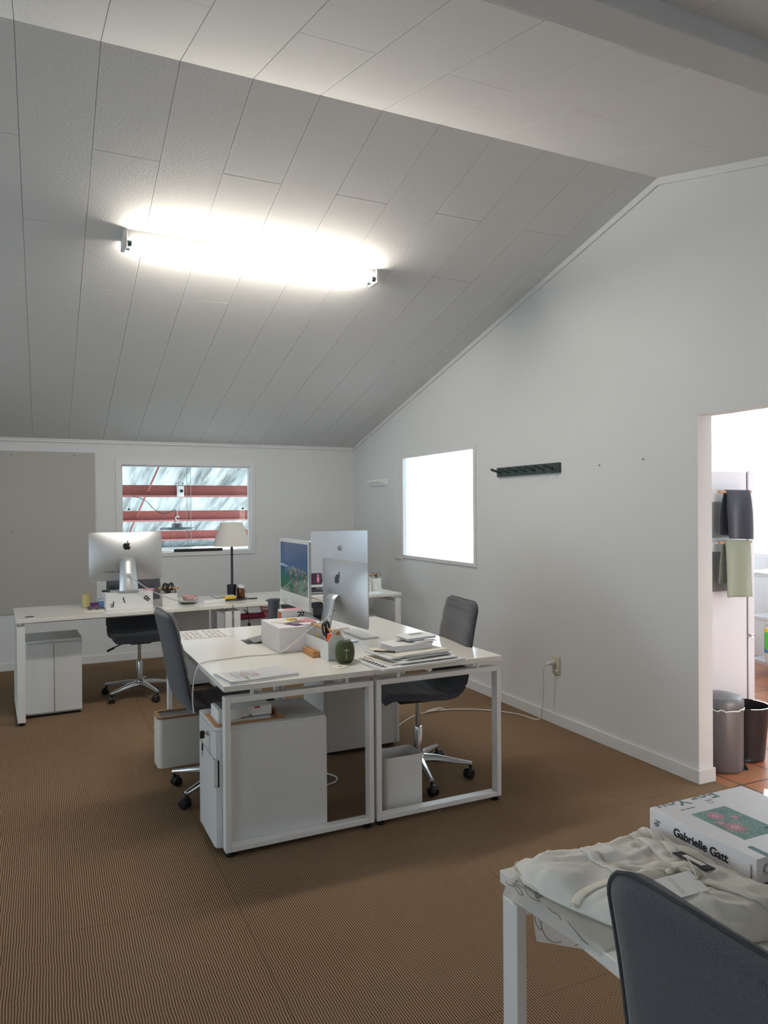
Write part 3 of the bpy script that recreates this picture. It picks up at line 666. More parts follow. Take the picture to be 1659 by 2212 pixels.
# ------------------------------------------------------------------ office chairs
def make_chair(label):
    t = thing('office_chair', label, 'office chair')
    prof = smooth_path([(0.206, 0.456), (0.198, 0.474), (0.165, 0.487), (0.08, 0.482), (-0.05, 0.470), (-0.15, 0.470), (-0.215, 0.50), (-0.245, 0.57), (-0.265, 0.68), (-0.29, 0.82), (-0.325, 0.975)], 9)
    cum = [0.0]
    for a, b in zip(prof, prof[1:]): cum.append(cum[-1]+(b-a).length)
    Ltot = cum[-1]
    def at(s):
        d = s*Ltot
        for i in range(len(prof)-1):
            if cum[i+1] >= d or i == len(prof)-2:
                k = (d-cum[i])/(cum[i+1]-cum[i]); p = prof[i].lerp(prof[i+1], k); tg = (prof[i+1]-prof[i]).normalized(); return p, Vector((tg.y, -tg.x, 0)) if False else Vector((-tg[1], tg[0], 0))
    def halfw(s):
        wv = 0.225-0.018*max(0, (s-0.5)/0.5)
        rc = 0.055; d0 = s*Ltot; d1 = (1-s)*Ltot
        for d, r in ((d0, 0.05), (d1, 0.06)):
            if d < r: wv -= r-math.sqrt(max(0, r*r-(r-d)**2))
        return wv
    def shell(s0, s1, ns):
        bm = B(); nv = 17; top, bot = [], []
        for i in range(ns):
            s = s0+(s1-s0)*i/(ns-1); p, nn = at(min(max(s, 0), 1)); hw = halfw(min(max(s, 0.0005), 0.9995))
            rib = abs(math.sin(PI*(s*Ltot)/0.088)); g = 0.010*(rib**0.30)
            rt, rb = [], []
            de = min(s*Ltot, (1-s)*Ltot); es = math.sqrt(max(0.01, 1-(1-min(1, de/0.02))**2))
            for j in range(nv):
                v = -1+2*j/(nv-1)
                v = math.copysign(abs(v)**0.8, v)
                ed = math.sqrt(max(0, 1-abs(v)**6))
                dish = 0.012*v*v
                th = 0.016*ed+0.003
                c = Vector((p[0], hw*v, p[1])); N = Vector((nn[0], 0, nn[1]))
                rt.append(bm.verts.new(c-N*((th+g*ed)*es+dish)))
                rb.append(bm.verts.new(c+N*(th*1.0*es-dish)))
            top.append(rt); bot.append(rb)
        for i in range(ns-1):
            for j in range(nv-1):
                bm.faces.new((top[i][j], top[i][j+1], top[i+1][j+1], top[i+1][j])); bm.faces.new((bot[i][j], bot[i+1][j], bot[i+1][j+1], bot[i][j+1]))
            bm.faces.new((top[i][0], top[i+1][0], bot[i+1][0], bot[i][0])); bm.faces.new((top[i][-1], bot[i][-1], bot[i+1][-1], top[i+1][-1]))
        for j in range(nv-1):
            bm.faces.new((top[0][j], bot[0][j], bot[0][j+1], top[0][j+1])); bm.faces.new((top[-1][j], top[-1][j+1], bot[-1][j+1], bot[-1][j]))
        return bm
    sm = 0.52
    seat = part('seat', shell(0.0, sm, 66), 'chair_fabric', t, ang=80)
    back = part('backrest', shell(sm+0.002, 1.0, 66), 'chair_fabric', t, ang=80)
    def rim(s0, s1, name, par, cap0, cap1):
        pts = []
        n_ = 40
        for sg, rng in ((1, range(n_+1)), (-1, range(n_, -1, -1))):
            for i in rng:
                s = s0+(s1-s0)*i/n_; p, nn = at(s); hw = halfw(min(max(s, 0.0005), 0.9995))+0.001
                pts.append(Vector((p[0], sg*hw, p[1]))+Vector((nn[0], 0, nn[1]))*(-0.009))
        bm = B(); tube(bm, pts, 0.004, 6, closed=False); part(name, bm, 'chair_piping', par)
    rim(sm+0.01, 0.9995, 'piping', back, 0, 1)
    bm = B(); box(bm, -0.10, 0.10, -0.08, 0.08, 0.428, 0.452); part('mechanism', bm, 'black_plastic', t, bevel=0.008)
    bm = B(); tube(bm, smooth_path([(0.02, -0.08, 0.435), (0.03, -0.14, 0.43), (0.03, -0.20, 0.405)]), 0.005, 8); lv = part('lever', bm, 'black_plastic', t)
    bm = B(); cyl(bm, (0.03, -0.195, 0.407), (0.03, -0.25, 0.383), 0.009, 0.008, 10); part('lever_grip', bm, 'black_plastic', lv)
    bm = B(); cyl(bm, (0, 0, 0.26), (0, 0, 0.43), 0.014, seg=20); lathe(bm, [(0.0, 0.095), (0.026, 0.095), (0.026, 0.27), (0.022, 0.28), (0.014, 0.282)], 24); part('gas_lift', bm, 'chrome', t)
    bm = B(); lathe(bm, [(0, 0.075), (0.034, 0.078), (0.038, 0.10), (0.032, 0.125), (0.026, 0.13), (0, 0.13)], 24); part('hub', bm, 'chrome', t)
    for k in range(5):
        a = 2*PI*k/5
        e = bpy.data.objects.new('leg', None)
        bm = B(); ca, sa = math.cos(a), math.sin(a)
        R = Matrix.Rotation(a, 4, 'Z')
        sec = [(0.02, 0.125, 0.085, 0.024), (0.10, 0.122, 0.088, 0.021), (0.20, 0.106, 0.080, 0.017), (0.30, 0.090, 0.072, 0.013)]
        rings = []
        for x, zt_, zb_, hw in sec:
            rings.append([bm.verts.new(R @ Vector(p)) for p in ((x, -hw, zb_), (x, hw, zb_), (x, hw, (zt_+zb_)/2), (x, hw*0.5, zt_), (x, -hw*0.5, zt_), (x, -hw, (zt_+zb_)/2))])
        for r1, r2 in zip(rings, rings[1:]):
            for i in range(6): bm.faces.new((r1[i], r1[(i+1) % 6], r2[(i+1) % 6], r2[i]))
        bm.faces.new(rings[0][::-1]); bm.faces.new(rings[-1])
        lg = part('leg', bm, 'chrome', t, ang=50, bevel=0.003)
        bm = B()
        px, py = 0.288*ca, 0.288*sa
        cyl(bm, (px, py, 0.050), (px, py, 0.078), 0.008, seg=12)
        ra = a+0.9+0.7*k; dx, dy = math.cos(ra), math.sin(ra); cx, cy = px-0.012*dx, py-0.012*dy
        for s_ in (-1, 1):
            o0 = Vector((cx, cy, 0.0275))+Vector((-dy, dx, 0))*s_*0.006; o1 = Vector((cx, cy, 0.0275))+Vector((-dy, dx, 0))*s_*0.026
            q = frame_to(o1-o0); q.translation = o0
            lathe(bm, [(0, 0), (0.026, 0), (0.027, 0.004), (0.027, 0.012), (0.022, 0.019), (0.008, 0.021), (0, 0.021)], 22, q)
        cyl(bm, (cx+dy*0.008, cy-dx*0.008, 0.036), (cx-dy*0.008, cy+dx*0.008, 0.036), 0.022, seg=18)
        part('caster', bm, 'black_plastic', lg)
    return t
def turn_star(ch, ang):
    for q in ch.children:
        if q.name.split('.')[0] in ('leg', 'hub', 'gas_lift'): q.rotation_euler = (0, 0, ang)
chA = make_chair('grey office chair at the left of the middle desks, cream bin beside it')
cg = None
chB = again(chA, (1.885, 3.62, 0), math.radians(173.5), 'grey office chair tucked under the right side of the middle desks')
chC = again(chA, (0.69, 6.17, 0), -PI/2+0.03, 'grey office chair behind the lettered box at the back left desk')
chD = again(chA, (2.30, 6.56, 0), -PI/2+0.05, 'grey office chair mostly hidden at the back right desk')
chE = again(chA, (1.022, 0.59, 0), 0.02, 'large grey office chair in the foreground, its back towards the viewer')
for q in chB.children:
    if q.name.split('.')[0] in ('seat', 'backrest', 'mechanism', 'lever'): q.location.x = 0.036
for q in chE.children:
    if q.name.split('.')[0] in ('seat', 'backrest', 'mechanism', 'lever'): q.location.z = 0.034
    if q.name.split('.')[0] == 'gas_lift': q.scale.z = 1.09
chA.location = (0.865, 3.90, 0); chA.rotation_euler = (0, 0, 0.06)
def star_for(ch, cx, cy):  # aim one leg at a caster seen in the photo
    a = math.atan2(cy-ch.location.y, cx-ch.location.x)-ch.rotation_euler.z; turn_star(ch, a)
star_for(chA, 0.62, 4.07); star_for(chB, 2.156, 3.452); star_for(chC, 0.451, 5.98); star_for(chD, 2.45, 6.30)

# ------------------------------------------------------------------ logos and computers
def bez(p0, p1, p2, p3, n=7):
    return [tuple((1-t)**3*a+3*(1-t)**2*t*b+3*(1-t)*t*t*c+t**3*d for a, b, c, d in zip(p0, p1, p2, p3)) for t in [i/n for i in range(n)]]
def path(start, segs):
    out = []; p = start
    for s in segs:
        q = [(p[0]+s[i], p[1]+s[i+1]) for i in (0, 2, 4)]; out += bez(p, *q); p = q[2]
    return out
FRUIT = path((12.152, 6.896), [(-.948, 0, -2.415, -1.078, -3.96, -1.04), (-2.04, .027, -3.91, 1.183, -4.961, 3.014), (-2.117, 3.675, -.546, 9.103, 1.519, 12.09), (1.013, 1.454, 2.208, 3.09, 3.792, 3.039), (1.52, -.065, 2.09, -.987, 3.935, -.987), (1.831, 0, 2.35, .987, 3.96, .948), (1.637, -.026, 2.676, -1.48, 3.676, -2.948), (1.156, -1.688, 1.636, -3.325, 1.662, -3.415), (-.039, -.013, -3.182, -1.221, -3.22, -4.857), (-.026, -3.04, 2.48, -4.494, 2.597, -4.559), (-1.429, -2.09, -3.623, -2.324, -4.39, -2.376), (-2, -.156, -3.675, 1.09, -4.61, 1.09)])
LEAF = path((15.53, 3.83), [(.843, -1.012, 1.4, -2.427, 1.245, -3.83), (-1.207, .052, -2.662, .805, -3.532, 1.818), (-.78, .896, -1.454, 2.338, -1.273, 3.714), (1.338, .104, 2.715, -.688, 3.559, -1.701)])
def logo(parent, x, y, z, h, m, surf=None):
    """on a back face at local +y, read from behind (so mirrored in local x)"""
    bm = B(); s = h/24
    for pth in (FRUIT, LEAF):
        pts = [(-(p[0]-12)*s, (12-p[1])*s) for p in pth]
        vs_ = [bm.verts.new((x+a, (y if surf is None else surf(x+a, z+b)+0.0016)+0.0006, z+b)) for a, b in pts]; f = bm.faces.new(vs_)
        r = bmesh.ops.extrude_face_region(bm, geom=[f])
        bmesh.ops.translate(bm, vec=(0, -0.0008, 0), verts=[v for v in r['geom'] if isinstance(v, bmesh.types.BMVert)])
    return part('fruit_logo', bm, m, parent, smooth=False)
def curved_computer(label, loc, rz, W, H, zb, logo_m='logo_black', holesize=0.026):
    t = thing('desktop_computer', label, 'computer', loc, rz); ed = 0.006; bulge = 0.052
    bm = B(); nx, nz_ = 25, 19
    R = 0.012
    def clampc(x, z):
        ax, az = abs(x)-(W/2-R), abs(z)-(H/2-R)
        if ax > 0 and az > 0:
            l = math.hypot(ax, az)
            if l > R: return math.copysign(W/2-R+ax/l*R, x), math.copysign(H/2-R+az/l*R, z)
        return x, z
    def d_(u): u = max(-1, min(1, u)); return 1-u*u
    def surf(x, z): return ed+bulge*d_(2*x/W)**0.9*d_(2*(z-zb)/H-1)**0.9
    def bk(u, v):
        x, z = -W/2+W*u, -H/2+H*v; x, z = clampc(x, z)
        return Vector((x, surf(x, zb+H/2+z), zb+H/2+z))
    def fr(u, v):
        x, z = -W/2+W*u, -H/2+H*v; x, z = clampc(x, z); return Vector((x, 0, zb+H/2+z))
    A = grid(bm, bk, nx, nz_); F = grid(bm, fr, nx, nz_)
    for i in range(nx-1):
        bm.faces.new((A[i][0], A[i+1][0], F[i+1][0], F[i][0])); bm.faces.new((A[i][-1], F[i][-1], F[i+1][-1], A[i+1][-1]))
    for j in range(nz_-1):
        bm.faces.new((A[0][j], F[0][j], F[0][j+1], A[0][j+1])); bm.faces.new((A[-1][j], A[-1][j+1], F[-1][j+1], F[-1][j]))
    bd = part('housing', bm, 'aluminium', t, ang=40)
    ch = H*0.19
    bm = B(); box(bm, -W/2+0.004, W/2-0.004, -0.0015, -0.0002, zb+ch, zb+H-0.004); part('screen', bm, 'navy', t, smooth=False)
    lz = zb+H*0.73
    logo(t, 0, 0.0, lz, 0.068, logo_m, surf)
    # stand: plate leaning away from the back, then a foot
    ty = ed+bulge*0.9; bw, tw2 = 0.068, 0.048
    sec = [(tw2, ty-0.004, zb+H*0.46), (tw2+0.002, ty+0.022, zb+H*0.455), (0.056, ty+0.042, zb+H*0.40), (0.063, ty+0.072, zb*0.55+0.05), (bw, ty+0.098, 0.016), (bw+0.001, ty+0.098, 0.006), (bw+0.001, ty+0.085, 0.003), (bw+0.001, ty-0.10, 0.0005)]
    bm = B(); L1, L2 = [], []
    for i, (hw, y, z) in enumerate(sec):
        L1.append([bm.verts.new((-hw, y, z)), bm.verts.new((hw, y, z))])
    for i in range(len(sec)-1): bm.faces.new((L1[i][0], L1[i][1], L1[i+1][1], L1[i+1][0]))
    st = part('stand', bm, 'aluminium', t, ang=60)
    sm_ = st.modifiers.new('thick', 'SOLIDIFY'); sm_.thickness = 0.006; sm_.offset = 0
    # cable hole grommet
    c0 = Vector((0, ty+0.0655, zb+H*0.115)); nrm = Vector((0, 0.98, 0.2))
    bm = B(); cyl(bm, c0+nrm*0.0025, c0+nrm*0.0048, holesize*0.72, seg=26); part('cable_hole', bm, 'cable_grey', t)
    # ports
    bm = B()
    for x, w_, h_ in ((-0.06, .010, .006), (-0.075, .003, .003), (-0.083, .003, .003), (-0.095, .004, .010), (-0.106, .004, .010), (-0.117, .004, .010), (-0.128, .004, .010), (-0.15, .024, .003), (-0.172, .004, .004)):
        y = surf(-x, zb+H*0.19)
        box(bm, -x-w_/2, -x+w_/2, y-0.002, y+0.0018, zb+H*0.19-h_/2, zb+H*0.19+h_/2)
    part('ports', bm, 'logo_black', t, smooth=False)
    return t
def flat_computer(label, loc, rz, W, H, zb, picture=False):
    t = thing('desktop_computer', label, 'computer', loc, rz)
    bm = B(); prism(bm, rrect(-W/2, W/2, zb, zb+H, 0.012), 0, 0.0125, TY); part('housing', bm, 'aluminium_pale', t, ang=40)
    bm = B(); prism(bm, rrect(-W/2+0.001, W/2-0.001, zb+0.001, zb+H-0.001, 0.011), -0.0012, 0, TY); part('front_glass', bm, 'screen_bezel', t)
    bm = B(); sx0, sx1, sz0, sz1 = -W/2+0.020, W/2-0.020, zb+H*0.20, zb+H-0.022
    box(bm, sx0, sx1, -0.0018, -0.0013, sz0, sz1)
    sc = part('screen', bm, 'display_park' if picture else 'navy', t, smooth=False)
    if picture:
        def px(u, v, k=0): return Vector((sx0+(sx1-sx0)*u, -0.0020-k*0.0001, sz0+(sz1-sz0)*v))
        def poly(name, m, pls, k):
            bm = B()
            for pl in pls: bm.faces.new([bm.verts.new(px(u, v, k)) for u, v in pl])
            part(name, bm, m, sc, smooth=False)
        def el(cu, cv, ru, rv, n=12): return [(cu+ru*math.cos(2*PI*i/n), cv+rv*math.sin(2*PI*i/n)) for i in range(n)]
        poly('mountain_ridge', 'display_snow', [[(0.0, 0.50), (0.0, 0.54), (0.1, 0.56), (0.2, 0.53), (0.33, 0.515), (0.33, 0.50)]], 0)
        poly('church_spire', 'display_spire', [[(0.80, 0.44), (0.90, 0.44), (0.875, 0.54), (0.86, 0.64), (0.84, 0.54)]], 1)
        poly('garden_path', 'display_path', [[(0.0, 0.0), (0.03, 0.0), (0.42, 0.21), (0.40, 0.22)]], 1)
        rr = random.Random(3); heads, bodies = [], []
        for cu, cv, s in ((0.40, 0.30, 1.5), (0.45, 0.43, 1.2), (0.58, 0.40, 1.3), (0.60, 0.30, 1.4), (0.52, 0.44, 1.0), (0.36, 0.40, 1.1), (0.66, 0.45, .8), (0.72, 0.42, .8), (0.78, 0.40, .8), (0.85, 0.42, .8), (0.92, 0.40, .9), (0.62, 0.14, 1.1), (0.55, 0.10, 1.0), (0.90, 0.22, 1.3), (0.70, 0.36, .8), (0.82, 0.34, .9), (0.95, 0.33, .9), (0.47, 0.20, 1.0)):
            heads.append(el(cu, cv+0.06*s, 0.020*s, 0.028*s)); bodies.append(el(cu, cv, 0.035*s, 0.045*s))
        poly('people_clothes', 'display_cloth', bodies, 2); poly('people_hats', 'display_people', heads, 3)
    logo(t, 0, 0.0125, zb+H*0.60, 0.056, 'logo_silver')
    bm = B()
    pts = [(0.012, zb+H*0.30), (0.05, zb+H*0.27), (0.055, zb+H*0.24), (0.055, 0.005), (0.045, 0.0), (-0.075, 0.0), (-0.075, 0.006), (0.040, 0.007), (0.047, 0.014), (0.047, zb+H*0.22), (0.012, zb+H*0.25)]
    prism(bm, pts, -0.065, 0.065, TX); part('stand', bm, 'aluminium_pale', t, bevel=0.0015)
    bm = B(); cyl(bm, (W/2-0.035, 0.0125, zb+0.04), (W/2-0.035, 0.0128, zb+0.04), 0.004, seg=12)
    return t
# back left desk: lettered box and computer
def row(a, b, z=0.0): return Vector((NL.x+a*cT-b*sT, NL.y+a*sT+b*cT, z))
def rowab(x, y):
    dx, dy = x-NL.x, y-NL.y; return dx*cT+dy*sT, -dx*sT+dy*cT
lb = thing('lettered_box', 'white cardboard box with scattered black letters under the back left computer', 'box', (0.587, 5.845, 0.7405), 0.05)
bm = B(); box(bm, -0.171, 0.171, 0, 0.20, 0, 0.131); part('carton', bm, 'paper', lb, bevel=0.002)
for s, x, z, a in (('F', -0.128, 0.045, 176), ('I', -0.042, 0.073, 14), ('B', 0.125, 0.075, 222)):
    ra = math.radians(a); xd = Vector((math.cos(ra), 0, math.sin(ra))); yd = Vector((-math.sin(ra), 0, math.cos(ra)))
    wv = 0.018 if s != 'I' else 0.008
    o_ = Vector((x, -0.0006, z))-xd*wv-yd*0.022
    text('letter', s, 0.062, o_, xd, yd, 'ink', lb, bold=0.0012)
compC = curved_computer('silver desktop computer seen from behind, standing on the lettered box', (0.576, 5.985, 0.872), PI+0.03, 0.537, 0.372, 0.079)
bm = B(); tube(bm, smooth_path([(0.576, 5.875, 0.995), (0.62, 5.83, 0.965), (0.70, 5.80, 0.905), (0.80, 5.80, 0.845), (0.93, 5.82, 0.79), (1.05, 5.85, 0.772), (1.15, 5.90, 0.766), (1.20, 5.93, 0.762)]), 0.0042, 8)
tag(obj('power_cable', bm, 'cable_grey'), 'grey power cable drooping from the back left computer to the white strip', 'cable')
bm = B(); prism(bm, rrect(-0.03, 0.03, -0.018, 0.018, 0.016), 0, 0.014, Matrix.Translation((0.425, 5.94, 0.8725))); tag(obj('black_fob', bm, 'black_plastic', bevel=0.004), 'small black oval fob on the lettered box', 'fob')
bm = B(); box(bm, 0.70, 0.775, 5.90, 5.99, 0.8725, 0.8775); tag(obj('note_card', bm, 'paper_pink'), 'pink card lying on the lettered box', 'paper')
bm = B(); box(bm, 0.425, 0.475, 5.87, 5.92, 0.8725, 0.8745); tag(obj('note_card', bm, 'grey_card'), 'small grey card lying on the lettered box', 'paper')
bm = B(); box(bm, 0.27, 0.408, 5.835, 6.02, 0.7405, 0.7475); tag(obj('notebook', bm, 'paper_cream', bevel=0.001), 'cream notebook lying left of the lettered box', 'notebook')
tb = thing('tumbler', 'yellowish clear tumbler standing on the back left desk', 'tumbler', (0.292, 6.08, 0.7405))
bm = B(); lathe(bm, [(0, 0), (0.028, 0), (0.030, 0.004), (0.031, 0.108), (0.029, 0.108), (0.027, 0.006), (0, 0.006)], 26); part('glass', bm, 'tumbler_glass', tb)
bx = thing('small_box', 'small purple box standing on the cream notebook', 'box', (0.345, 5.965, 0.748), 0.2)
bm = B(); box(bm, -0.028, 0.028, -0.02, 0.02, 0, 0.045); part('carton', bm, 'purple', bx, bevel=0.001)
bx = thing('small_box', 'small blue box standing against the lettered box', 'box', (0.395, 5.975, 0.748), 0.05)
bm = B(); box(bm, -0.022, 0.021, -0.02, 0.02, 0, 0.068); part('carton', bm, 'blue_card', bx, bevel=0.001)
bm = B(); box(bm, -0.02, 0.02, -0.0206, -0.0201, 0.055, 0.066); part('print_band', bm, 'paper', bx, smooth=False)
gl = thing('sunglasses', 'folded dark sunglasses lying on the cream notebook', 'glasses', (0.335, 5.885, 0.7478), 0.1)
for x in (-0.025, 0.025):
    bm = B(); prism(bm, [(0.022*math.cos(2*PI*i/16), 0.016*math.sin(2*PI*i/16)) for i in range(16)], -0.001, 0.001, Matrix.Translation((x, 0, 0.017)) @ Matrix.Rotation(PI/2-0.4, 4, 'X')); part('lens', bm, 'tea_dark', gl)
bm = B(); tube(bm, smooth_path([(-0.047, 0, 0.02), (-0.05, 0.06, 0.012), (0.02, 0.062, 0.008)]), 0.0022, 6); tube(bm, smooth_path([(0.047, 0, 0.02), (0.05, 0.055, 0.010), (-0.02, 0.058, 0.006)]), 0.0022, 6); tube(bm, [(-0.005, 0, 0.02), (0.005, 0, 0.02)], 0.002, 6); part('frame', bm, 'black_plastic', gl)

# tool-box shaped caddies
def make_caddy(label, loc, rz, Lx=0.10, Ly=0.205, zs=0.096, zp=0.15):
    """pentagon end walls at local y ends, low side walls, dowel along y"""
    t = thing('desk_caddy', label, 'caddy', loc, rz); th = 0.003; hx = Lx/2
    bm = B(); box(bm, -hx, hx, 0, Ly, 0, th)
    box(bm, -hx, -hx+th, th, Ly-th, th, zs); box(bm, hx-th, hx, th, Ly-th, th, zs)
    for y in (0, Ly-th): prism(bm, [(-hx, 0), (hx, 0), (hx, zs), (0.014, zp), (-0.014, zp), (-hx, zs)], y, y+th, TY)
    part('tray', bm, 'bin_white', t, smooth=False, bevel=0.001)
    bm = B(); cyl(bm, (0, -0.012, zp-0.016), (0, Ly+0.012, zp-0.016), 0.0085, seg=18); cyl(bm, (0, -0.018, zp-0.016), (0, -0.004, zp-0.016), 0.011, seg=18); cyl(bm, (0, Ly+0.004, zp-0.016), (0, Ly+0.018, zp-0.016), 0.011, seg=18); part('handle', bm, 'wood_light', t, ang=50)
    return t
cadA = make_caddy('white wooden handled caddy on the middle desk, holding black scissors', (1.319, 3.405, 0.7405), 0.05, 0.092, 0.30, 0.093, 0.152)
cadC = make_caddy('white wooden handled caddy beside the pink cup', (0.832, 5.955, 0.7405), -PI/2+0.04, 0.11, 0.115, 0.098, 0.15)
cadD = make_caddy('white wooden handled caddy in the back right corner, eyeglasses on top', (2.722, 6.165, 0.7405), -PI/2+0.05, 0.12, 0.085, 0.110, 0.15)
def make_scissors(label, loc, rz, lean=(0, 0), m='black_plastic'):
    t = thing('scissors', label, 'scissors', loc, rz); t.rotation_euler = (lean[0], lean[1], rz)
    for s in (-1, 1):
        bm = B(); prism(bm, [(s*0.001, 0.0), (s*0.006, 0.02), (s*0.007, 0.075), (-s*0.004, 0.075), (-s*0.002, 0.01)], s*0.0008, s*0.0008+0.0014, TY); bl = part('blade', bm, 'aluminium', t, smooth=False)
        pts = [(s*0.020+0.016*math.cos(a), 0, 0.122+0.030*math.sin(a)) for a in [2*PI*i/20 for i in range(20)]]
        bm = B(); tube(bm, pts, 0.0055, 8, closed=True); tube(bm, [(0, 0, 0.07), (s*0.006, 0, 0.085), (s*0.012, 0, 0.097)], 0.006, 8); part('handle', bm, m, t)
    return t
make_scissors('black handled scissors upright in the middle desk caddy', (1.312, 3.50, 0.765), 0.75, (-0.08, -0.08))
mp_ = thing('marker', 'bright orange capped marker in the middle desk caddy', 'marker', (1.293, 3.455, 0.746)); mp_.rotation_euler = (0.14, 0.02, 0.3)
bm = B(); box(bm, -0.010, 0.010, -0.007, 0.007, 0, 0.075); part('barrel', bm, 'white_plastic', mp_, bevel=0.003)
bm = B(); box(bm, -0.0145, 0.0145, -0.011, 0.011, 0.072, 0.124); part('cap', bm, 'orange', mp_, bevel=0.004)
bm = B(); cyl(bm, (1.30, 3.56, 0.746), (1.285, 3.60, 0.85), 0.004, seg=8); tag(obj('pencil', bm, 'yellow_card'), 'yellow pencil leaning in the middle desk caddy', 'pencil')
make_scissors('black handled scissors nearest the front in the caddy beside the pink cup', (0.868, 5.935, 0.762), 0.1, (-0.1, 0.1))
make_scissors('black handled scissors leaning behind others in the caddy beside the cup', (0.905, 5.965, 0.762), -0.15, (-0.1, -0.1))
bm = B(); tube(bm, [(0.86+0.028*math.cos(a), 5.925, 0.868+0.03*math.sin(a)) for a in [2*PI*i/24 for i in range(24)]], 0.003, 8, closed=True); tube(bm, [(0.862+0.025*math.cos(a), 5.930, 0.866+0.034*math.sin(a)) for a in [2*PI*i/24 for i in range(24)]], 0.003, 8, closed=True)
tag(obj('coiled_cable', bm, 'black_plastic'), 'black coiled cable hooked over the caddy beside the pink cup', 'cable')
eg = thing('eyeglasses', 'black round eyeglasses resting on the back right caddy', 'glasses', (2.765, 6.125, 0.862), 0.1)
for x in (-0.028, 0.026):
    bm = B(); tube(bm, [(x+0.024*math.cos(a), 0.018*math.sin(a)*0.4, 0.008+0.026*math.sin(a)) for a in [2*PI*i/22 for i in range(22)]], 0.0028, 8, closed=True); part('rim', bm, 'black_plastic', eg)
bm = B(); tube(bm, smooth_path([(-0.05, 0, 0.012), (-0.045, 0.08, 0.018), (0.0, 0.1, 0.02)]), 0.002, 6); tube(bm, smooth_path([(0.05, 0, 0.012), (0.055, 0.08, 0.022), (0.052, 0.10, 0.018)]), 0.002, 6); tube(bm, [(-0.005, 0, 0.014), (0.003, 0, 0.014)], 0.002, 6); part('temple', bm, 'black_plastic', eg)

# cup, saucer, power strip
sc_ = thing('saucer', 'dark green saucer under the pink cup', 'saucer', (1.046, 5.985, 0.7405))
bm = B(); lathe(bm, [(0, 0), (0.045, 0), (0.07, 0.010), (0.076, 0.014), (0.074, 0.016), (0.046, 0.005), (0, 0.004)], 36); part('plate', bm, 'green_glaze', sc_)
cu_ = thing('tea_cup', 'pink tea cup on the dark green saucer', 'cup', (1.05, 5.99, 0.746))
bm = B(); lathe(bm, [(0, 0), (0.026, 0), (0.034, 0.006), (0.044, 0.03), (0.050, 0.058), (0.047, 0.058), (0.041, 0.03), (0.03, 0.008), (0, 0.007)], 36); part('bowl', bm, 'pink_glaze', cu_)
bm = B(); tube(bm, smooth_path([(0.046, 0, 0.046), (0.066, -0.004, 0.046), (0.068, -0.004, 0.026), (0.042, 0, 0.018)]), 0.0045, 8); part('handle', bm, 'pink_glaze', cu_)
ps = thing('power_strip', 'white power strip lying near the desk edge beside the lamp', 'power strip', (1.235, 5.92, 0.7405), 0.35)
bm = B(); prism(bm, rrect(-0.10, 0.10, -0.022, 0.022, 0.01), 0, 0.026); part('housing', bm, 'white_plastic', ps, bevel=0.003)
bm = B()
for i in range(4): box(bm, -0.075+0.045*i, -0.055+0.045*i, -0.012, 0.012, 0.026, 0.0275)
part('sockets', bm, 'clear_cap', ps, smooth=False)
# lamp
lp = thing('table_lamp', 'tall table lamp with a pale cone shade and black pole', 'lamp', (1.425, 6.085, 0.7405))
bm = B(); lathe(bm, [(0, 0), (0.125, 0), (0.128, 0.004), (0.124, 0.010), (0.02, 0.014), (0, 0.014)], 44); part('base', bm, 'lamp_metal', lp)
bm = B(); cyl(bm, (0, 0, 0.013), (0, 0, 0.50), 0.0105, seg=20); part('pole', bm, 'lamp_metal', lp)
bm = B(); lathe(bm, [(0.154, 0.447), (0.157, 0.447), (0.090, 0.642), (0.087, 0.642), (0.154, 0.447)], 48); part('shade', bm, 'lamp_shade', lp, ang=60)
bm = B(); lathe(bm, [(0, 0.636), (0.088, 0.636), (0.088, 0.639), (0, 0.639)], 40); part('diffuser', bm, 'lamp_shade', lp)
pc = thing('pen_cup', 'black ribbed pen cup behind the lamp pole', 'cup', (1.44, 6.165, 0.7555))
bm = B(); n_ = 32; lathe(bm, [(0, 0), (0.036, 0), (0.041, 0.10), (0.038, 0.10), (0.034, 0.004), (0, 0.004)], n_)
part('cup_body', bm, 'black_plastic', pc)
def pill_jar(label, loc):
    t = thing('glass_jar', label, 'jar', loc)
    bm = B(); lathe(bm, [(0, 0), (0.026, 0), (0.028, 0.004), (0.028, 0.07), (0.023, 0.08), (0, 0.08)], 28); part('bottle', bm, 'amber_glass', t)
    bm = B(); lathe(bm, [(0, 0.079), (0.024, 0.079), (0.025, 0.082), (0.025, 0.094), (0.023, 0.097), (0, 0.097)], 28); part('lid', bm, 'clear_cap', t)
    return t
pj = pill_jar('brown glass jar with pale lid, the nearer one by the lamp', (1.497, 6.055, 0.7555))
again(pj, (1.50, 6.118, 0.7555), 0, 'brown glass jar with pale lid, half hidden behind the nearer jar')
tr = thing('card_box', 'flat yellow box of small cards on the lamp base', 'box', (1.385, 6.005, 0.7555), 0.08)
bm = B(); box(bm, -0.045, 0.045, -0.025, 0.025, 0, 0.022); part('tray', bm, 'yellow_card', tr, bevel=0.001)
bm = B()
for i in range(7): box(bm, -0.038+0.011*i, -0.030+0.011*i, -0.02, 0.02, 0.0222, 0.028+0.004*(i % 2))
part('cards', bm, 'paper_cream', tr, smooth=False)
bm = B(); prism(bm, rrect(-0.04, 0.04, -0.012, 0.012, 0.006), 0, 0.008, Matrix.Translation((1.585, 6.03, 0.7405)) @ Matrix.Rotation(0.1, 4, 'Z')); tag(obj('pocket_knife', bm, 'black_plastic', bevel=0.002), 'slim black gadget lying right of the lamp base', 'gadget')

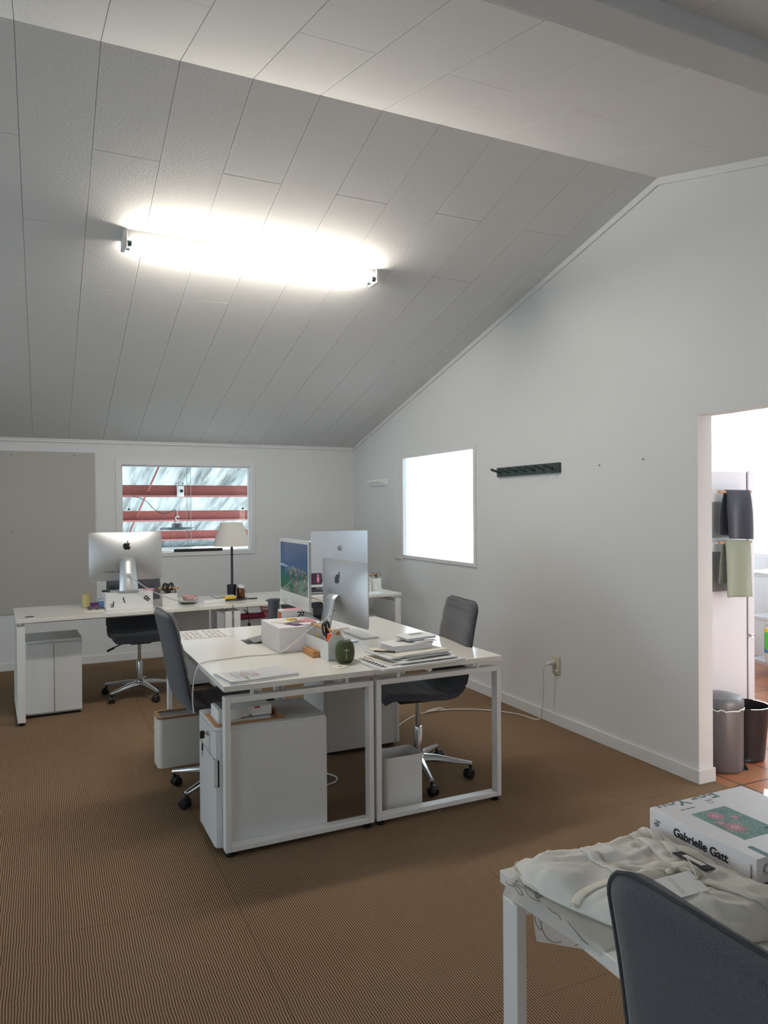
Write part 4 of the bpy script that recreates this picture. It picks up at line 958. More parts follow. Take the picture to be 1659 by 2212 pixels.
# back right desk
rs = thing('monitor_riser', 'low white riser under the back right computer', 'riser', (2.50, 6.045, 0.7405), 0.03)
bm = B(); box(bm, -0.20, 0.185, 0, 0.24, 0.070, 0.085); box(bm, -0.20, -0.185, 0, 0.24, 0, 0.070); box(bm, 0.170, 0.185, 0, 0.24, 0, 0.070); part('shelf', bm, 'bin_white', rs, smooth=False, bevel=0.001)
compD = flat_computer('pale silver desktop computer seen from behind on the back right desk', (2.447, 6.235, 0.826), PI+0.03, 0.562, 0.382, 0.080)
bm = B(); tube(bm, smooth_path([(2.60, 6.10, 0.92), (2.66, 6.05, 0.875), (2.70, 6.0, 0.838), (2.745, 6.02, 0.80), (2.79, 6.02, 0.75)]), 0.003, 6); tag(obj('power_cable', bm, 'cable_white'), 'thin white cable trailing from the back right computer', 'cable')
bm = B(); box(bm, 2.56, 2.72, 5.86, 5.98, 0.7405, 0.744, Matrix.Translation((0, 0, 0))); tag(obj('paper_sheet', bm, 'paper', smooth=False), 'white sheet in front of the low riser', 'paper')
pf = thing('picture_card', 'small dark card with a pink figure between the two middle computers', 'card', (2.165, 6.08, 0.826), 0.05)
bm = B(); box(bm, -0.05, 0.05, 0, 0.004, 0, 0.10); part('card', bm, 'tea_dark', pf, smooth=False)
bm = B(); ell(bm, Matrix(((0.012, 0, 0, 0.02), (0, 0, 1, -0.0006), (0, 0.03, 0, 0.045), (0, 0, 0, 1)))); ell(bm, Matrix(((0.009, 0, 0, 0.02), (0, 0, 1, -0.0006), (0, 0.01, 0, 0.082), (0, 0, 0, 1)))); part('figure', bm, 'paper_pink', pf, smooth=False)
bk = thing('side_riser', 'small white shelf riser seen in the gap between the two silver computers', 'riser', (2.13, 6.03, 0.7405), 0.05)
bm = B(); box(bm, -0.10, 0.10, 0, 0.16, 0.068, 0.084); box(bm, -0.10, -0.088, 0, 0.16, 0, 0.068); box(bm, 0.088, 0.10, 0, 0.16, 0, 0.068); part('shelf', bm, 'white_plastic', bk, smooth=False)
for i, (dx, dy, m, lab) in enumerate(((0, 0, 'paper', 'white magazine at the bottom of the small stack in the side riser'), (0.01, 0.01, 'ink_grey', 'grey magazine second in the small stack in the side riser'), (-0.01, 0, 'paper', 'white magazine third in the small stack in the side riser'), (0.0, -0.01, 'navy', 'navy magazine topmost of the small stack in the side riser'))):
    bm = B(); box(bm, 2.06+dx, 2.19+dx, 5.965+dy, 6.12+dy, 0.7408+0.011*i, 0.7408+0.011*i+0.0105); tag(obj('magazine', bm, m, smooth=False), lab, 'magazine')
# pedestals and cabinets
def make_pedestal(label, loc, rz, D=0.515, Wd=0.355, H=0.54):
    """drawers face local -x; origin at front near corner"""
    t = thing('drawer_pedestal', label, 'drawer unit', loc, rz); z0 = 0.028
    bm = B(); box(bm, 0.045, D, 0.0, Wd, z0, H-0.006)
    for i in range(3): box(bm, 0.020+0.010*i, 0.027+0.010*i, -0.0015, Wd+0.0015, z0, H-0.006)
    box(bm, 0.016, 0.046, 0.001, Wd-0.001, z0, H-0.006)
    part('body', bm, 'cabinet_white', t, smooth=False, bevel=0.0015)
    bm = B(); prism(bm, rrect(0.0, D, 0.0, Wd, 0.022), H-0.006, H+0.004); part('top', bm, 'cabinet_white', t, bevel=0.0015)
    def fr(za, zb_, name):
        bm = B(); pts = [(0.016, 0.004), (0.006, 0.008), (0.0, 0.025), (0.0, Wd-0.025), (0.006, Wd-0.008), (0.016, Wd-0.004)]
        prism(bm, pts, za, zb_); return part(name, bm, 'cabinet_white', t, ang=25)
    zm = H-0.128
    d1 = fr(zm+0.003, H-0.008, 'drawer'); d2 = fr(z0, zm-0.003, 'drawer')
    bm = B(); box(bm, -0.006, 0.012, 0.0, 0.012, zm-0.118, zm-0.003); box(bm, -0.006, 0.0, 0.012, 0.05, zm-0.118, zm-0.003); part('side_pull', bm, 'cabinet_white', d2, bevel=0.003)
    bm = B(); box(bm, 0.012, 0.017, -0.0005, 0.006, zm-0.118, zm-0.003); part('pull_recess', bm, 'dark_gap', d2, smooth=False)
    bm = B(); cyl(bm, (0, 0.115, H-0.040), (-0.010, 0.115, H-0.040), 0.011, seg=20); lk = part('lock', bm, 'chrome', d1)
    for x in (0.05, D-0.05):
        for y in (0.05, Wd-0.05):
            bm = B(); cyl(bm, (x, y-0.01, 0.0165), (x, y+0.01, 0.0165), 0.016, seg=16); box(bm, x-0.012, x+0.012, y-0.014, y+0.014, 0.018, 0.03); part('caster', bm, 'black_plastic', t)
    return t
pedA = make_pedestal('white drawer pedestal at the front, keys hanging in its lock', (0.662, 3.168, 0), 0.0119)
pedB = again(pedA, (2.02, 4.48, 0), PI+0.0119, 'white drawer pedestal under the far right of the middle desks')
ky = thing('key_ring', 'two black headed keys on a ring in the pedestal lock', 'keys', (0.6495, 3.283, 0.500))
bm = B(); box(bm, -0.012, 0.0, -0.0012, 0.0012, -0.004, 0.004); part('key', bm, 'chrome', ky, smooth=False)
bm = B(); box(bm, -0.030, -0.010, -0.006, 0.006, -0.020, 0.014); part('key_head', bm, 'black_plastic', ky, bevel=0.003)
bm = B(); tube(bm, [(-0.020, 0.016*math.cos(a), -0.028+0.016*math.sin(a)) for a in [2*PI*i/24 for i in range(24)]], 0.0009, 6, closed=True); part('ring', bm, 'chrome', ky)
bm = B(); box(bm, -0.023, -0.017, -0.008, 0.008, -0.074, -0.040); part('key_head', bm, 'black_plastic', ky, bevel=0.003)
bm = B(); box(bm, -0.021, -0.019, -0.004, 0.003, -0.100, -0.073); part('key', bm, 'chrome', ky, smooth=False)
# things on the front pedestal
ev = thing('kraft_envelope', 'brown kraft envelope on the front pedestal with its flap raised', 'envelope', (0.672, 3.20, 0.5445), 0.01)
bm = B(); box(bm, 0, 0.315, 0, 0.225, 0, 0.004); part('sleeve', bm, 'kraft', ev, smooth=False)
bm = B(); hexa(bm, [(0.25, 0.225, 0.004), (0.315, 0.0, 0.004), (0.316, 0.001, 0.004), (0.252, 0.226, 0.004), (0.245, 0.225, 0.045), (0.29, 0.06, 0.03), (0.291, 0.061, 0.03), (0.247, 0.226, 0.045)]); part('flap', bm, 'kraft', ev, smooth=False)
bm = B(); box(bm, 0.690, 0.93, 3.232, 3.40, 0.549, 0.552); tag(obj('paper_sheet', bm, 'paper', smooth=False), 'white sheet between the kraft envelope and the mailer box', 'paper')
mb_ = thing('mailer_box', 'white mailer box with a grey band on the front pedestal', 'box', (0.695, 3.25, 0.5525), 0.02)
bm = B(); box(bm, 0, 0.245, 0, 0.145, 0, 0.050); part('carton', bm, 'paper', mb_, bevel=0.0025)
bm = B(); box(bm, 0.018, 0.062, 0.004, 0.141, 0.0501, 0.0505); bd_ = part('printed_band', bm, 'ink_grey', mb_, smooth=False)
text('lettering', 'IM OL B BM', 0.024, (0.046, 0.134, 0.0506), (0, -1, 0), (1, 0, 0), 'paper', bd_, depth=0.0002)
bm = B(); box(bm, 0.1, 0.245, -0.0006, -0.0001, 0.004, 0.007); part('slot', bm, 'ink', mb_, smooth=False)
bm = B(); prism(bm, [(0.145+0.010*math.cos(a), 0.004+0.012*math.sin(a)) for a in [PI*i/10 for i in range(11)]], -0.0008, -0.0001, TY); part('thumb_notch', bm, 'grey_card', mb_, smooth=False)
bm = B(); box(bm, 0.165, 0.19, -0.0007, -0.0001, 0.040, 0.049); part('sticker', bm, 'magenta', mb_, smooth=False)
# cabinets in the back row
cb = thing('storage_cabinet', 'white two door cabinet under the back left desk', 'cabinet', (-0.129, 5.822, 0), 0.045)
bm = B(); prism(bm, rrect(0, 0.378, 0.012, 0.40, 0.008), 0.02, 0.548); part('body', bm, 'cabinet_white', cb)
for a, b in ((0.002, 0.187), (0.191, 0.376)):
    bm = B(); box(bm, a, b, 0.0, 0.012, 0.03, 0.525); part('door', bm, 'cabinet_white', cb, bevel=0.003)
bm = B(); prism(bm, rrect(-0.001, 0.379, -0.002, 0.402, 0.012), 0.540, 0.556); part('top', bm, 'cabinet_white', cb, bevel=0.002)
bm = B(); box(bm, 0.02, 0.36, 0.03, 0.38, 0.0, 0.02); part('plinth', bm, 'black_plastic', cb, smooth=False)
cb = thing('storage_cabinet', 'tall white cabinet under the back left desk beside its right legs', 'cabinet', (0.985, 6.25, 0), 0.05)
bm = B(); box(bm, 0, 0.275, 0.0, 0.08, 0.02, 0.683); part('body', bm, 'cabinet_white', cb, bevel=0.003)
bm = B(); box(bm, 0.02, 0.25, 0.01, 0.07, 0.0, 0.02); part('plinth', bm, 'black_plastic', cb, smooth=False)
cb = thing('storage_cabinet', 'low white cabinet under the lamp end of the back right desk', 'cabinet', (1.47, 6.07, 0), 0.05)
bm = B(); box(bm, 0, 0.36, 0.0, 0.42, 0.02, 0.56); part('body', bm, 'cabinet_white', cb, bevel=0.003)
for a, b in ((0.003, 0.178), (0.182, 0.357)):
    bm = B(); box(bm, a, b, -0.010, -0.0005, 0.03, 0.545); part('door', bm, 'cabinet_white', cb, bevel=0.002)
bm = B(); box(bm, 1.48, 1.73, 6.14, 6.20, 0.5605, 0.60, Matrix.Translation((0, 0, 0))); tag(obj('pink_pouch', bm, 'magenta', bevel=0.012), 'long magenta pouch on the low cabinet under the back right desk', 'pouch')
bw = thing('wire_basket', 'small orange red wire basket on the low cabinet', 'basket', (1.745, 6.17, 0.561))
bm = B(); lathe(bm, [(0, 0), (0.032, 0), (0.046, 0.045), (0.043, 0.045), (0.030, 0.003), (0, 0.003)], 24); part('tub', bm, 'paper_pink', bw)
bm = B()
for z, r in ((0.05, 0.05), (0.07, 0.056), (0.088, 0.06)): tube(bm, [(r*math.cos(a), r*math.sin(a), z) for a in [2*PI*i/24 for i in range(24)]], 0.003, 6, closed=True)
for i in range(12): a = 2*PI*i/12; cyl(bm, (0.045*math.cos(a), 0.045*math.sin(a), 0.042), (0.06*math.cos(a), 0.06*math.sin(a), 0.088), 0.0018, seg=6)
part('wires', bm, 'red_wire', bw)
cl_ = thing('hanging_cord', 'black cord with an inline adapter hanging below the lamp', 'cable', (1.50, 5.875, 0.70))
bm = B(); tube(bm, smooth_path([(0, 0, 0.0), (0.0, 0, -0.05), (0.012, 0.0, -0.12), (0.012, 0, -0.14)]), 0.003, 6); tube(bm, smooth_path([(-0.03, 0.01, -0.02), (0.0, 0, -0.045), (-0.02, 0, -0.055), (0.01, 0, -0.05), (-0.035, 0.01, -0.03)]), 0.003, 6); part('lead', bm, 'black_plastic', cl_)
bm = B(); box(bm, 0.002, 0.024, -0.008, 0.008, -0.185, -0.135); part('adapter', bm, 'black_plastic', cl_, bevel=0.004)
pd = make_pedestal('narrow white drawer unit under the right end of the back right desk', (2.74, 6.06, 0), PI/2+0.05, 0.42, 0.205)
pd.rotation_euler = (0, 0, PI/2+0.05); pd.location = (2.74, 6.06, 0)
bm = B(); tube(bm, smooth_path([(2.80, 6.35, 0.715), (2.805, 6.35, 0.6), (2.80, 6.36, 0.4), (2.78, 6.38, 0.2), (2.77, 6.40, 0.05)]), 0.003, 6); tag(obj('hanging_cord', bm, 'cable_grey'), 'thin grey cord hanging beneath the right end of the back right desk', 'cable')

# waste bins
wb = thing('waste_bin', 'cream waste bin with a brown wooden rim beside the left chair', 'waste bin', (0.585, 4.36, 0), 0.02)
def bin_shell(bm, x0, x1, y0, y1, z0, z1, r, th, zf=None):
    zf = z0+th if zf is None else zf
    o_ = rrect(x0, x1, y0, y1, r, 6); i_ = rrect(x0+th, x1-th, y0+th, y1-th, max(r-th, 0.001), 6)
    n_ = len(o_); V = lambda pts, z: [bm.verts.new((p[0], p[1], z)) for p in pts]
    a, b, c, d = V(o_, z0), V(o_, z1), V(i_, z1), V(i_, zf)
    for p, q in ((a, b), (b, c), (c, d)):
        for k in range(n_): bm.faces.new((p[k], p[(k+1) % n_], q[(k+1) % n_], q[k]))
    bm.faces.new(a[::-1]); bm.faces.new(d)
bm = B(); bin_shell(bm, 0, 0.27, 0, 0.17, 0.002, 0.283, 0.03, 0.006); part('bucket', bm, 'bin_cream', wb)
bm = B(); bin_shell(bm, -0.001, 0.271, -0.001, 0.171, 0.283, 0.296, 0.03, 0.022, 0.284); part('rim', bm, 'wood_rim', wb)
bm = B(); prism(bm, rrect(0.022, 0.248, 0.022, 0.148, 0.008), 0.2842, 0.2860); part('opening_shade', bm, 'foam_grey', wb)  # dark sheet stands in for the shaded inside of the bin
wb = thing('waste_bin', 'open white waste bin under the right middle desk', 'waste bin', (1.495, 3.225, 0), 0.0119)
bm = B(); bin_shell(bm, 0, 0.215, 0, 0.15, 0.001, 0.272, 0.022, 0.003); part('bucket', bm, 'bin_white', wb)

# ------------------------------------------------------------------ things on the middle desks
rb = thing('monitor_riser', 'plain white box riser under the computer with the park screen', 'riser', (1.112, 3.70, 0.7405), 0.0119)
bm = B(); box(bm, 0, 0.275, 0, 0.335, 0, 0.131); part('carton', bm, 'cover_white', rb, bevel=0.002)
compA = flat_computer('desktop computer with a park scene on screen, on the white box riser', (1.352, 4.146, 0.7405), -PI/2, 0.56, 0.403, 0.170, True)
compA.location = (1.352, 4.19, 0.7405); 
bm = B(); tube(bm, smooth_path([(1.385, 3.98, 0.985), (1.43, 3.93, 0.97), (1.455, 3.89, 0.92), (1.42, 3.80, 0.892), (1.34, 3.70, 0.885), (1.26, 3.665, 0.855), (1.17, 3.655, 0.79), (1.09, 3.665, 0.749), (0.954, 3.690, 0.7445), (0.80, 3.666, 0.7445), (0.705, 3.630, 0.745), (0.672, 3.61, 0.725), (0.652, 3.60, 0.66), (0.645, 3.595, 0.58), (0.65, 3.59, 0.51)], 8), 0.0036, 8)
tag(obj('power_cable', bm, 'cable_white'), 'white cable running from the park screen computer over the desk edge', 'cable')
pbx = thing('picture_book_box', 'white book box lettered RO behind the white riser', 'box', (1.232, 4.040, 0.7405), 0.02)
bm = B(); box(bm, 0, 0.19, 0, 0.078, 0, 0.172); part('carton', bm, 'paper', pbx, bevel=0.001)
text('lettering', 'RO', 0.060, (0.092, -0.0006, 0.163), (0, 0, -1), (1, 0, 0), 'ink', pbx)
bm = B(); box(bm, -0.0007, -0.0001, 0.010, 0.068, 0.02, 0.160); part('cover_photo', bm, 'photo_red', pbx, smooth=False)
bm = B(); box(bm, 0.02, 0.17, 0.012, 0.066, 0.1721, 0.1726); part('top_print', bm, 'paper_pink', pbx, smooth=False)
fk = thing('travel_flask', 'dark grey travel flask with a flat lid behind the white riser', 'flask', (1.278, 4.36, 0.7405))
bm = B(); lathe(bm, [(0, 0), (0.031, 0), (0.033, 0.004), (0.036, 0.19), (0, 0.19)], 30); part('body', bm, 'flask_grey', fk)
bm = B(); lathe(bm, [(0, 0.189), (0.038, 0.189), (0.039, 0.196), (0.036, 0.203), (0, 0.206)], 30); box(bm, -0.050, -0.03, -0.012, 0.012, 0.192, 0.199); part('lid', bm, 'flask_grey', fk, bevel=0.002)
bm = B(); box(bm, 0, 0.13, 0, 0.09, 0, 0.003, Matrix.Translation((1.17, 3.83, 0.872)) @ Matrix.Rotation(0.5, 4, 'Z')); tag(obj('envelope', bm, 'paper_cream', smooth=False), 'cream envelope lying on the white box riser', 'envelope')
bm = B(); box(bm, 0, 0.05, 0, 0.035, 0, 0.006, Matrix.Translation((1.235, 3.90, 0.8755)) @ Matrix.Rotation(0.4, 4, 'Z')); tag(obj('sticky_notes', bm, 'yellow_card', smooth=False), 'small yellow sticky note pad on the cream envelope', 'sticky notes')
for i, (x, y, rz, sx, sy, m, lab) in enumerate(((1.215, 3.725, 0.45, 0.15, 0.10, 'purple', 'purple printed leaflet on the white box riser'), (1.225, 3.765, 0.25, 0.13, 0.09, 'ink_grey', 'grey printed leaflet over the purple one'), (1.255, 3.715, 0.12, 0.12, 0.08, 'paper', 'white leaflet at the right end of the riser'), (1.285, 3.80, 0.3, 0.08, 0.09, 'paper_pink', 'pink leaflet at the back right of the white riser'))):
    mm = {'purple': 'purple', 'ink_grey': 'grey_card'}.get(m, m)
    bm = B(); box(bm, 0, sx, 0, sy, 0, 0.0012, Matrix.Translation((x, y, 0.8722+0.0016*i)) @ Matrix.Rotation(rz, 4, 'Z')); tag(obj('leaflet', bm, mm, smooth=False), lab, 'leaflet')
compB = curved_computer('silver desktop computer seen from behind on the right middle desk', (1.53, 3.875, 0.7405), PI/2+0.10, 0.552, 0.362, 0.100)
compB.location = (1.555, 3.875, 0.7405)
bm = B(); tube(bm, smooth_path([(1.47, 3.87, 0.85), (1.43, 3.90, 0.855), (1.40, 3.98, 0.87), (1.37, 4.05, 0.885)]), 0.004, 8); tag(obj('power_cable', bm, 'cable_grey'), 'short grey cable at the back of the right middle computer', 'cable')
kb = thing('keyboard', 'slim white keyboard in front of the right middle computer', 'keyboard', (1.706, 4.03, 0.7405), PI/2+0.02)
bm = B(); prism(bm, rrect(-0.165, 0.165, -0.056, 0.056, 0.008), 0.001, 0.007); part('base', bm, 'aluminium_pale', kb)
bm = B()
for r in range(5):
    x = -0.158
    for c in range(14):
        wk = 0.0185
        if r == 4 and c in (4, 5, 6, 7, 8, 9):
            pass
        box(bm, x+0.0012, x+0.0225-0.0012, -0.050+r*0.0202, -0.050+r*0.0202+0.0178, 0.007, 0.0085); x += 0.0226
part('keys', bm, 'white_plastic', kb, smooth=False)
ms = thing('mouse', 'flat white mouse behind the right middle computer', 'mouse', (1.68, 4.245, 0.7405), 0.1)
def mf(u, v):
    a = 2*PI*u; r = math.sin(v*PI/2); return Vector((0.055*r*math.copysign(abs(math.cos(a))**0.8, math.cos(a)), 0.029*r*math.copysign(abs(math.sin(a))**0.8, math.sin(a)), 0.003+0.018*math.cos(v*PI/2)**0.7))
bm = B(); grid(bm, mf, 28, 9, True); part('shell', bm, 'white_plastic', ms, ang=70)
bm = B(); prism(bm, [(0.0545*math.cos(2*PI*i/28), 0.0285*math.sin(2*PI*i/28)) for i in range(28)], 0, 0.0035); part('base', bm, 'clear_cap', ms)
wbk = thing('card_holder', 'small oak block with a slot on the left middle desk', 'card holder', (1.228, 3.507, 0.7405), -0.02)
bm = B(); prism(bm, [(0, 0), (0.036, 0), (0.036, 0.030), (0.021, 0.030), (0.021, 0.016), (0.016, 0.016), (0.016, 0.030), (0, 0.030)], 0, 0.165, TY); part('block', bm, 'wood_oak', wbk, smooth=False, bevel=0.0008)
sp_ = thing('portable_speaker', 'olive green portable speaker with plus and minus marks', 'speaker', (1.335, 3.335, 0.7405))
bm = B(); lathe(bm, [(0, 0.002), (0.030, 0.002), (0.040, 0.010), (0.0465, 0.030), (0.0485, 0.052), (0.0465, 0.074), (0.040, 0.094), (0.034, 0.101)], 40); part('body', bm, 'speaker_mesh', sp_)
bm = B(); lathe(bm, [(0, 0.0), (0.031, 0.0), (0.033, 0.004), (0.028, 0.006), (0, 0.006)], 36); part('base', bm, 'speaker_rubber', sp_)
bm = B(); lathe(bm, [(0.0345, 0.0995), (0.032, 0.105), (0.025, 0.107), (0, 0.107)], 36); part('top', bm, 'speaker_rubber', sp_)
bm = B(); tube(bm, [(-0.005, 0.012+0.010*math.cos(a), 0.112+0.010*math.sin(a)) for a in [2*PI*i/18 for i in range(18)]], 0.0018, 6, closed=True); tube(bm, [(-0.005, 0.0, 0.109), (0.028, -0.01, 0.1125)], 0.0022, 6); part('loop', bm, 'cable_grey', sp_)
vd = Vector((-1.335, -3.335, 0)).normalized(); sd_ = Vector((-vd.y, vd.x, 0))
bm = B()
def onspk(a, z):
    rr = 0.049 if 0.03 < z < 0.075 else 0.0478
    d = (vd*math.cos(a)+sd_*math.sin(a)); return d*rr+Vector((0, 0, z))
tube(bm, [onspk(0.16, 0.078), onspk(0.16, 0.070), onspk(0.16, 0.056)], 0.0012, 6); tube(bm, [onspk(-0.14+0.06*i, 0.068) for i in range(11)], 0.0012, 6); tube(bm, [onspk(0.16, 0.050), onspk(0.16, 0.040), onspk(0.16, 0.026)], 0.0012, 6)
part('volume_marks', bm, 'mark_pale', sp_)
bm = B(); box(bm, -0.034, 0.034, -0.034, 0.034, 0, 0.0025); cf = tag(obj('desk_coaster', bm, 'paper_cream', smooth=False), 'square cream card with a dark window in front of the speaker', 'card'); cf.location = (1.272, 3.248, 0.7405); cf.rotation_euler = (0, 0, 0.38)
bm = B(); box(bm, -0.008, 0.012, -0.006, 0.006, 0.0026, 0.0029); part('dark_window', bm, 'grey_card', cf, smooth=False)
# lined pad
pd_ = thing('writing_pad', 'lined writing pad with handwriting at the front desk corner', 'pad', (0.722, 3.125, 0.7405), 0.135)
def pg(z, amp):
    def fn(u, v):
        x = 0.325*u; y = 0.215*v; lift = amp*max(0, (0.12-u)/0.12)**1.5*(1-v*0.4)+0.3*amp*max(0, (u-0.9)/0.1)*(1-v)
        return Vector((x, y, z+lift))
    return fn
bm = B(); box(bm, 0.0, 0.325, 0.0, 0.215, 0, 0.007); part('pages', bm, 'paper', pd_, smooth=False)
bm = B(); grid(bm, pg(0.0105, 0.004), 24, 8); q = part('top_sheet', bm, 'paper', pd_); s_ = q.modifiers.new('thick', 'SOLIDIFY'); s_.thickness = 0.0012
bm = B()
for i in range(30):
    x = 0.03+0.0098*i; box(bm, x, x+0.0010, 0.008, 0.200, 0.0112, 0.0114)
part('ruled_lines', bm, 'ink_rule', pd_, smooth=False)
def scrib(bm, x, y0, y1, z, r, rnd, amp=0.0022, w_=0.00045):
    pts = []; y = y0
    while y < y1: pts.append((x+rnd.uniform(-amp, amp), y, z)); y += rnd.uniform(0.002, 0.004)
    if len(pts) > 2: tube(bm, pts, w_, 4)
rnd = random.Random(5)
bm = B()
for i in range(2, 13): scrib(bm, 0.035+0.0098*i, 0.05, rnd.uniform(0.10, 0.19), 0.0116, 0, rnd)
part('handwriting', bm, 'ink_rule', pd_)
bm = B()
for i in (6, 7, 10, 12, 13): scrib(bm, 0.035+0.0098*i, 0.06, rnd.uniform(0.10, 0.16), 0.0119, 0, rnd, 0.003, 0.0006)
part('red_handwriting', bm, 'ink_red', pd_)
bm = B(); tube(bm, [(0.088, 0.012, 0.0122), (0.092, 0.03, 0.0122), (0.085, 0.05, 0.0122)], 0.0022, 6); part('green_tick', bm, 'ink_green', pd_)
# pattern sheet
sh = thing('pattern_sheet', 'white sheet printed with rows of small brown spots on the desk corner', 'sheet', (0.735, 4.335, 0.7405), -0.01)
bm = B(); box(bm, 0, 0.285, 0, 0.30, 0, 0.0012); part('sheet', bm, 'paper', sh, smooth=False)
rnd = random.Random(11); bm = B(); bm2 = B()
for half in (0, 1):
    for i in range(4):
        for j in range(5):
            x = 0.018+half*0.135+0.028*i+rnd.uniform(-.003, .003); y = 0.03+0.052*j+rnd.uniform(-.006, .006)
            T = Matrix.Translation((x, y, 0.0016)) @ Matrix.Rotation(rnd.uniform(0, 3), 4, 'Z') @ Matrix.Diagonal((0.0085, 0.013, 1, 1))
            ell(bm if (i+j) % 2 else bm2, T)
part('brown_spots', bm, 'wood_rim', sh, smooth=False, normals=False); part('grey_spots', bm2, 'ink_grey', sh, smooth=False, normals=False)

# paper pile on the right middle desk (bottom to top)
def flat(name, label, cat, m, x, y, rz, sx, sy, z, th, tilt=0.0, group=None, bev=0.0):
    o = thing(name, label, cat, (x, y, z), rz, group); o.rotation_euler = (0, tilt, rz)
    bm = B(); box(bm, 0, sx, 0, sy, 0, th); part('cover', bm, m, o, smooth=False, bevel=bev)
    return o
z = 0.7405
nb = flat('notebook', 'large white notebook with scrawled black lettering at the bottom of the pile', 'notebook', 'paper', 1.418, 3.066, 0.10, 0.47, 0.30, z, 0.010)
rnd = random.Random(2); bm = B()
for k in range(8):
    cy_ = 0.275-0.030*k
    tube(bm, smooth_path([(0.020+0.016*math.sin(q*PI/3)+0.010*(q/6), cy_-0.012*math.cos(q*PI/3)-0.004*q, 0.0107) for q in range(7)]+[(0.046, cy_-0.020, 0.0107), (0.024, cy_-0.028, 0.0107)], 5), 0.0009, 5)
part('scrawled_lettering', bm, 'ink', nb)
z += 0.0115
layers = [('folder', 'cream card folder second from the bottom of the paper pile', 'folder', 'paper_cream', 1.485, 3.115, 0.16, 0.32, 0.25, 0.004),
          ('folder', 'white card folder third from the bottom of the paper pile', 'folder', 'paper', 1.53, 3.10, 0.09, 0.33, 0.24, 0.005),
          ('brochure', 'white brochure jutting right in the middle of the paper pile', 'brochure', 'cover_white', 1.56, 3.13, 0.20, 0.31, 0.21, 0.005),
          ('brochure', 'dark edged brochure in the middle of the paper pile', 'brochure', 'grey_card', 1.58, 3.125, 0.14, 0.26, 0.20, 0.003),
          ('brochure', 'wide white brochure above the dark edged one', 'brochure', 'paper', 1.49, 3.15, 0.12, 0.36, 0.24, 0.005),
          ('folder', 'cream folder near the top of the paper pile', 'folder', 'paper_cream', 1.53, 3.15, 0.20, 0.32, 0.25, 0.004)]
for nm, lab, cat, m, x, y, rz, sx, sy, th in layers:
    flat(nm, lab, cat, m, x, y, rz, sx, sy, z, th); z += th+0.0012
pn = thing('pen', 'black pen lying on the left edge of the paper pile', 'pen', (1.475, 3.30, z+0.001), -0.75)
bm = B(); cyl(bm, (0, 0, 0.004), (0.11, 0, 0.004), 0.004, seg=10); part('barrel', bm, 'black_plastic', pn); bm = B(); box(bm, 0.06, 0.11, -0.0015, 0.0015, 0.008, 0.0095); part('clip', bm, 'black_plastic', pn, smooth=False)
def paper_bag(label, x, y, rz, sx, sy, z, th, tilt=0.0):
    t = thing('paper_bag', label, 'paper bag', (x, y, z), rz); t.rotation_euler = (0, tilt, rz)
    bm = B(); box(bm, 0, sx, 0, sy, 0, 0.0015); box(bm, -0.004, sx, -0.002, sy, th-0.0015, th)
    part('panels', bm, 'paper', t, smooth=False)
    bm = B(); g = 0.02
    for a, b in (((0.0, 0.0), (0.0, sy)), ((sx, 0), (0, 0))):
        pass
    hexa(bm, [(0, 0, 0.0015), (0, sy, 0.0015), (0.001, sy, 0.0015), (0.001, 0, 0.0015), (g, g*0.6, th/2), (g, sy-g*0.4, th/2), (g+0.001, sy-g*0.4, th/2), (g+0.001, g*0.6, th/2)])
    hexa(bm, [(g, g*0.6, th/2), (g, sy-g*0.4, th/2), (g+0.001, sy-g*0.4, th/2), (g+0.001, g*0.6, th/2), (-0.003, 0, th-0.0015), (-0.003, sy, th-0.0015), (-0.002, sy, th-0.0015), (-0.002, 0, th-0.0015)])
    hexa(bm, [(0, 0, 0.0015), (sx, 0, 0.0015), (sx, 0.001, 0.0015), (0, 0.001, 0.0015), (g, g*0.6, th/2), (sx, g*0.6, th/2), (sx, g*0.6+0.001, th/2), (g, g*0.6+0.001, th/2)])
    hexa(bm, [(g, g*0.6, th/2), (sx, g*0.6, th/2), (sx, g*0.6+0.001, th/2), (g, g*0.6+0.001, th/2), (-0.003, -0.001, th-0.0015), (sx, -0.001, th-0.0015), (sx, 0, th-0.0015), (-0.003, 0, th-0.0015)])
    part('gusset', bm, 'cover_white', t, smooth=False)
    bm = B(); box(bm, sx*0.35, sx*0.78, sy*0.55, sy*0.8, th+0.0001, th+0.0005); part('printed_slot', bm, 'grey_card', t, smooth=False)
    return t
paper_bag('folded white paper bag with open gusset on the paper pile, lower of two', 1.562, 3.245, 0.12, 0.235, 0.155, z, 0.028)
z += 0.0295
for i in range(3):
    bm = B(); box(bm, 0, 0.12, 0, 0.045, 0, 0.0015, Matrix.Translation((1.70, 3.25+0.01*i, z+0.002*i)) @ Matrix.Rotation(0.3-0.15*i, 4, 'Z')); tag(obj('swing_tag', bm, 'paper', smooth=False), ['lowest white swing tag between the two paper bags', 'middle white swing tag between the two paper bags', 'topmost white swing tag between the two paper bags'][i], 'tag')
paper_bag('small white paper bag with dark creases on top of the paper pile', 1.665, 3.30, 0.02, 0.165, 0.14, z+0.007, 0.012, -0.03)

# white cable loop on the floor under the middle desks
bm = B(); tube(bm, smooth_path([(1.38, 3.95, 0.006), (1.44, 3.85, 0.005), (1.46, 3.78, 0.005), (1.42, 3.72, 0.005), (1.33, 3.70, 0.005)]), 0.0045, 8); tag(obj('floor_cable', bm, 'cable_white'), 'white cable loop on the carpet behind the front pedestal', 'cable')

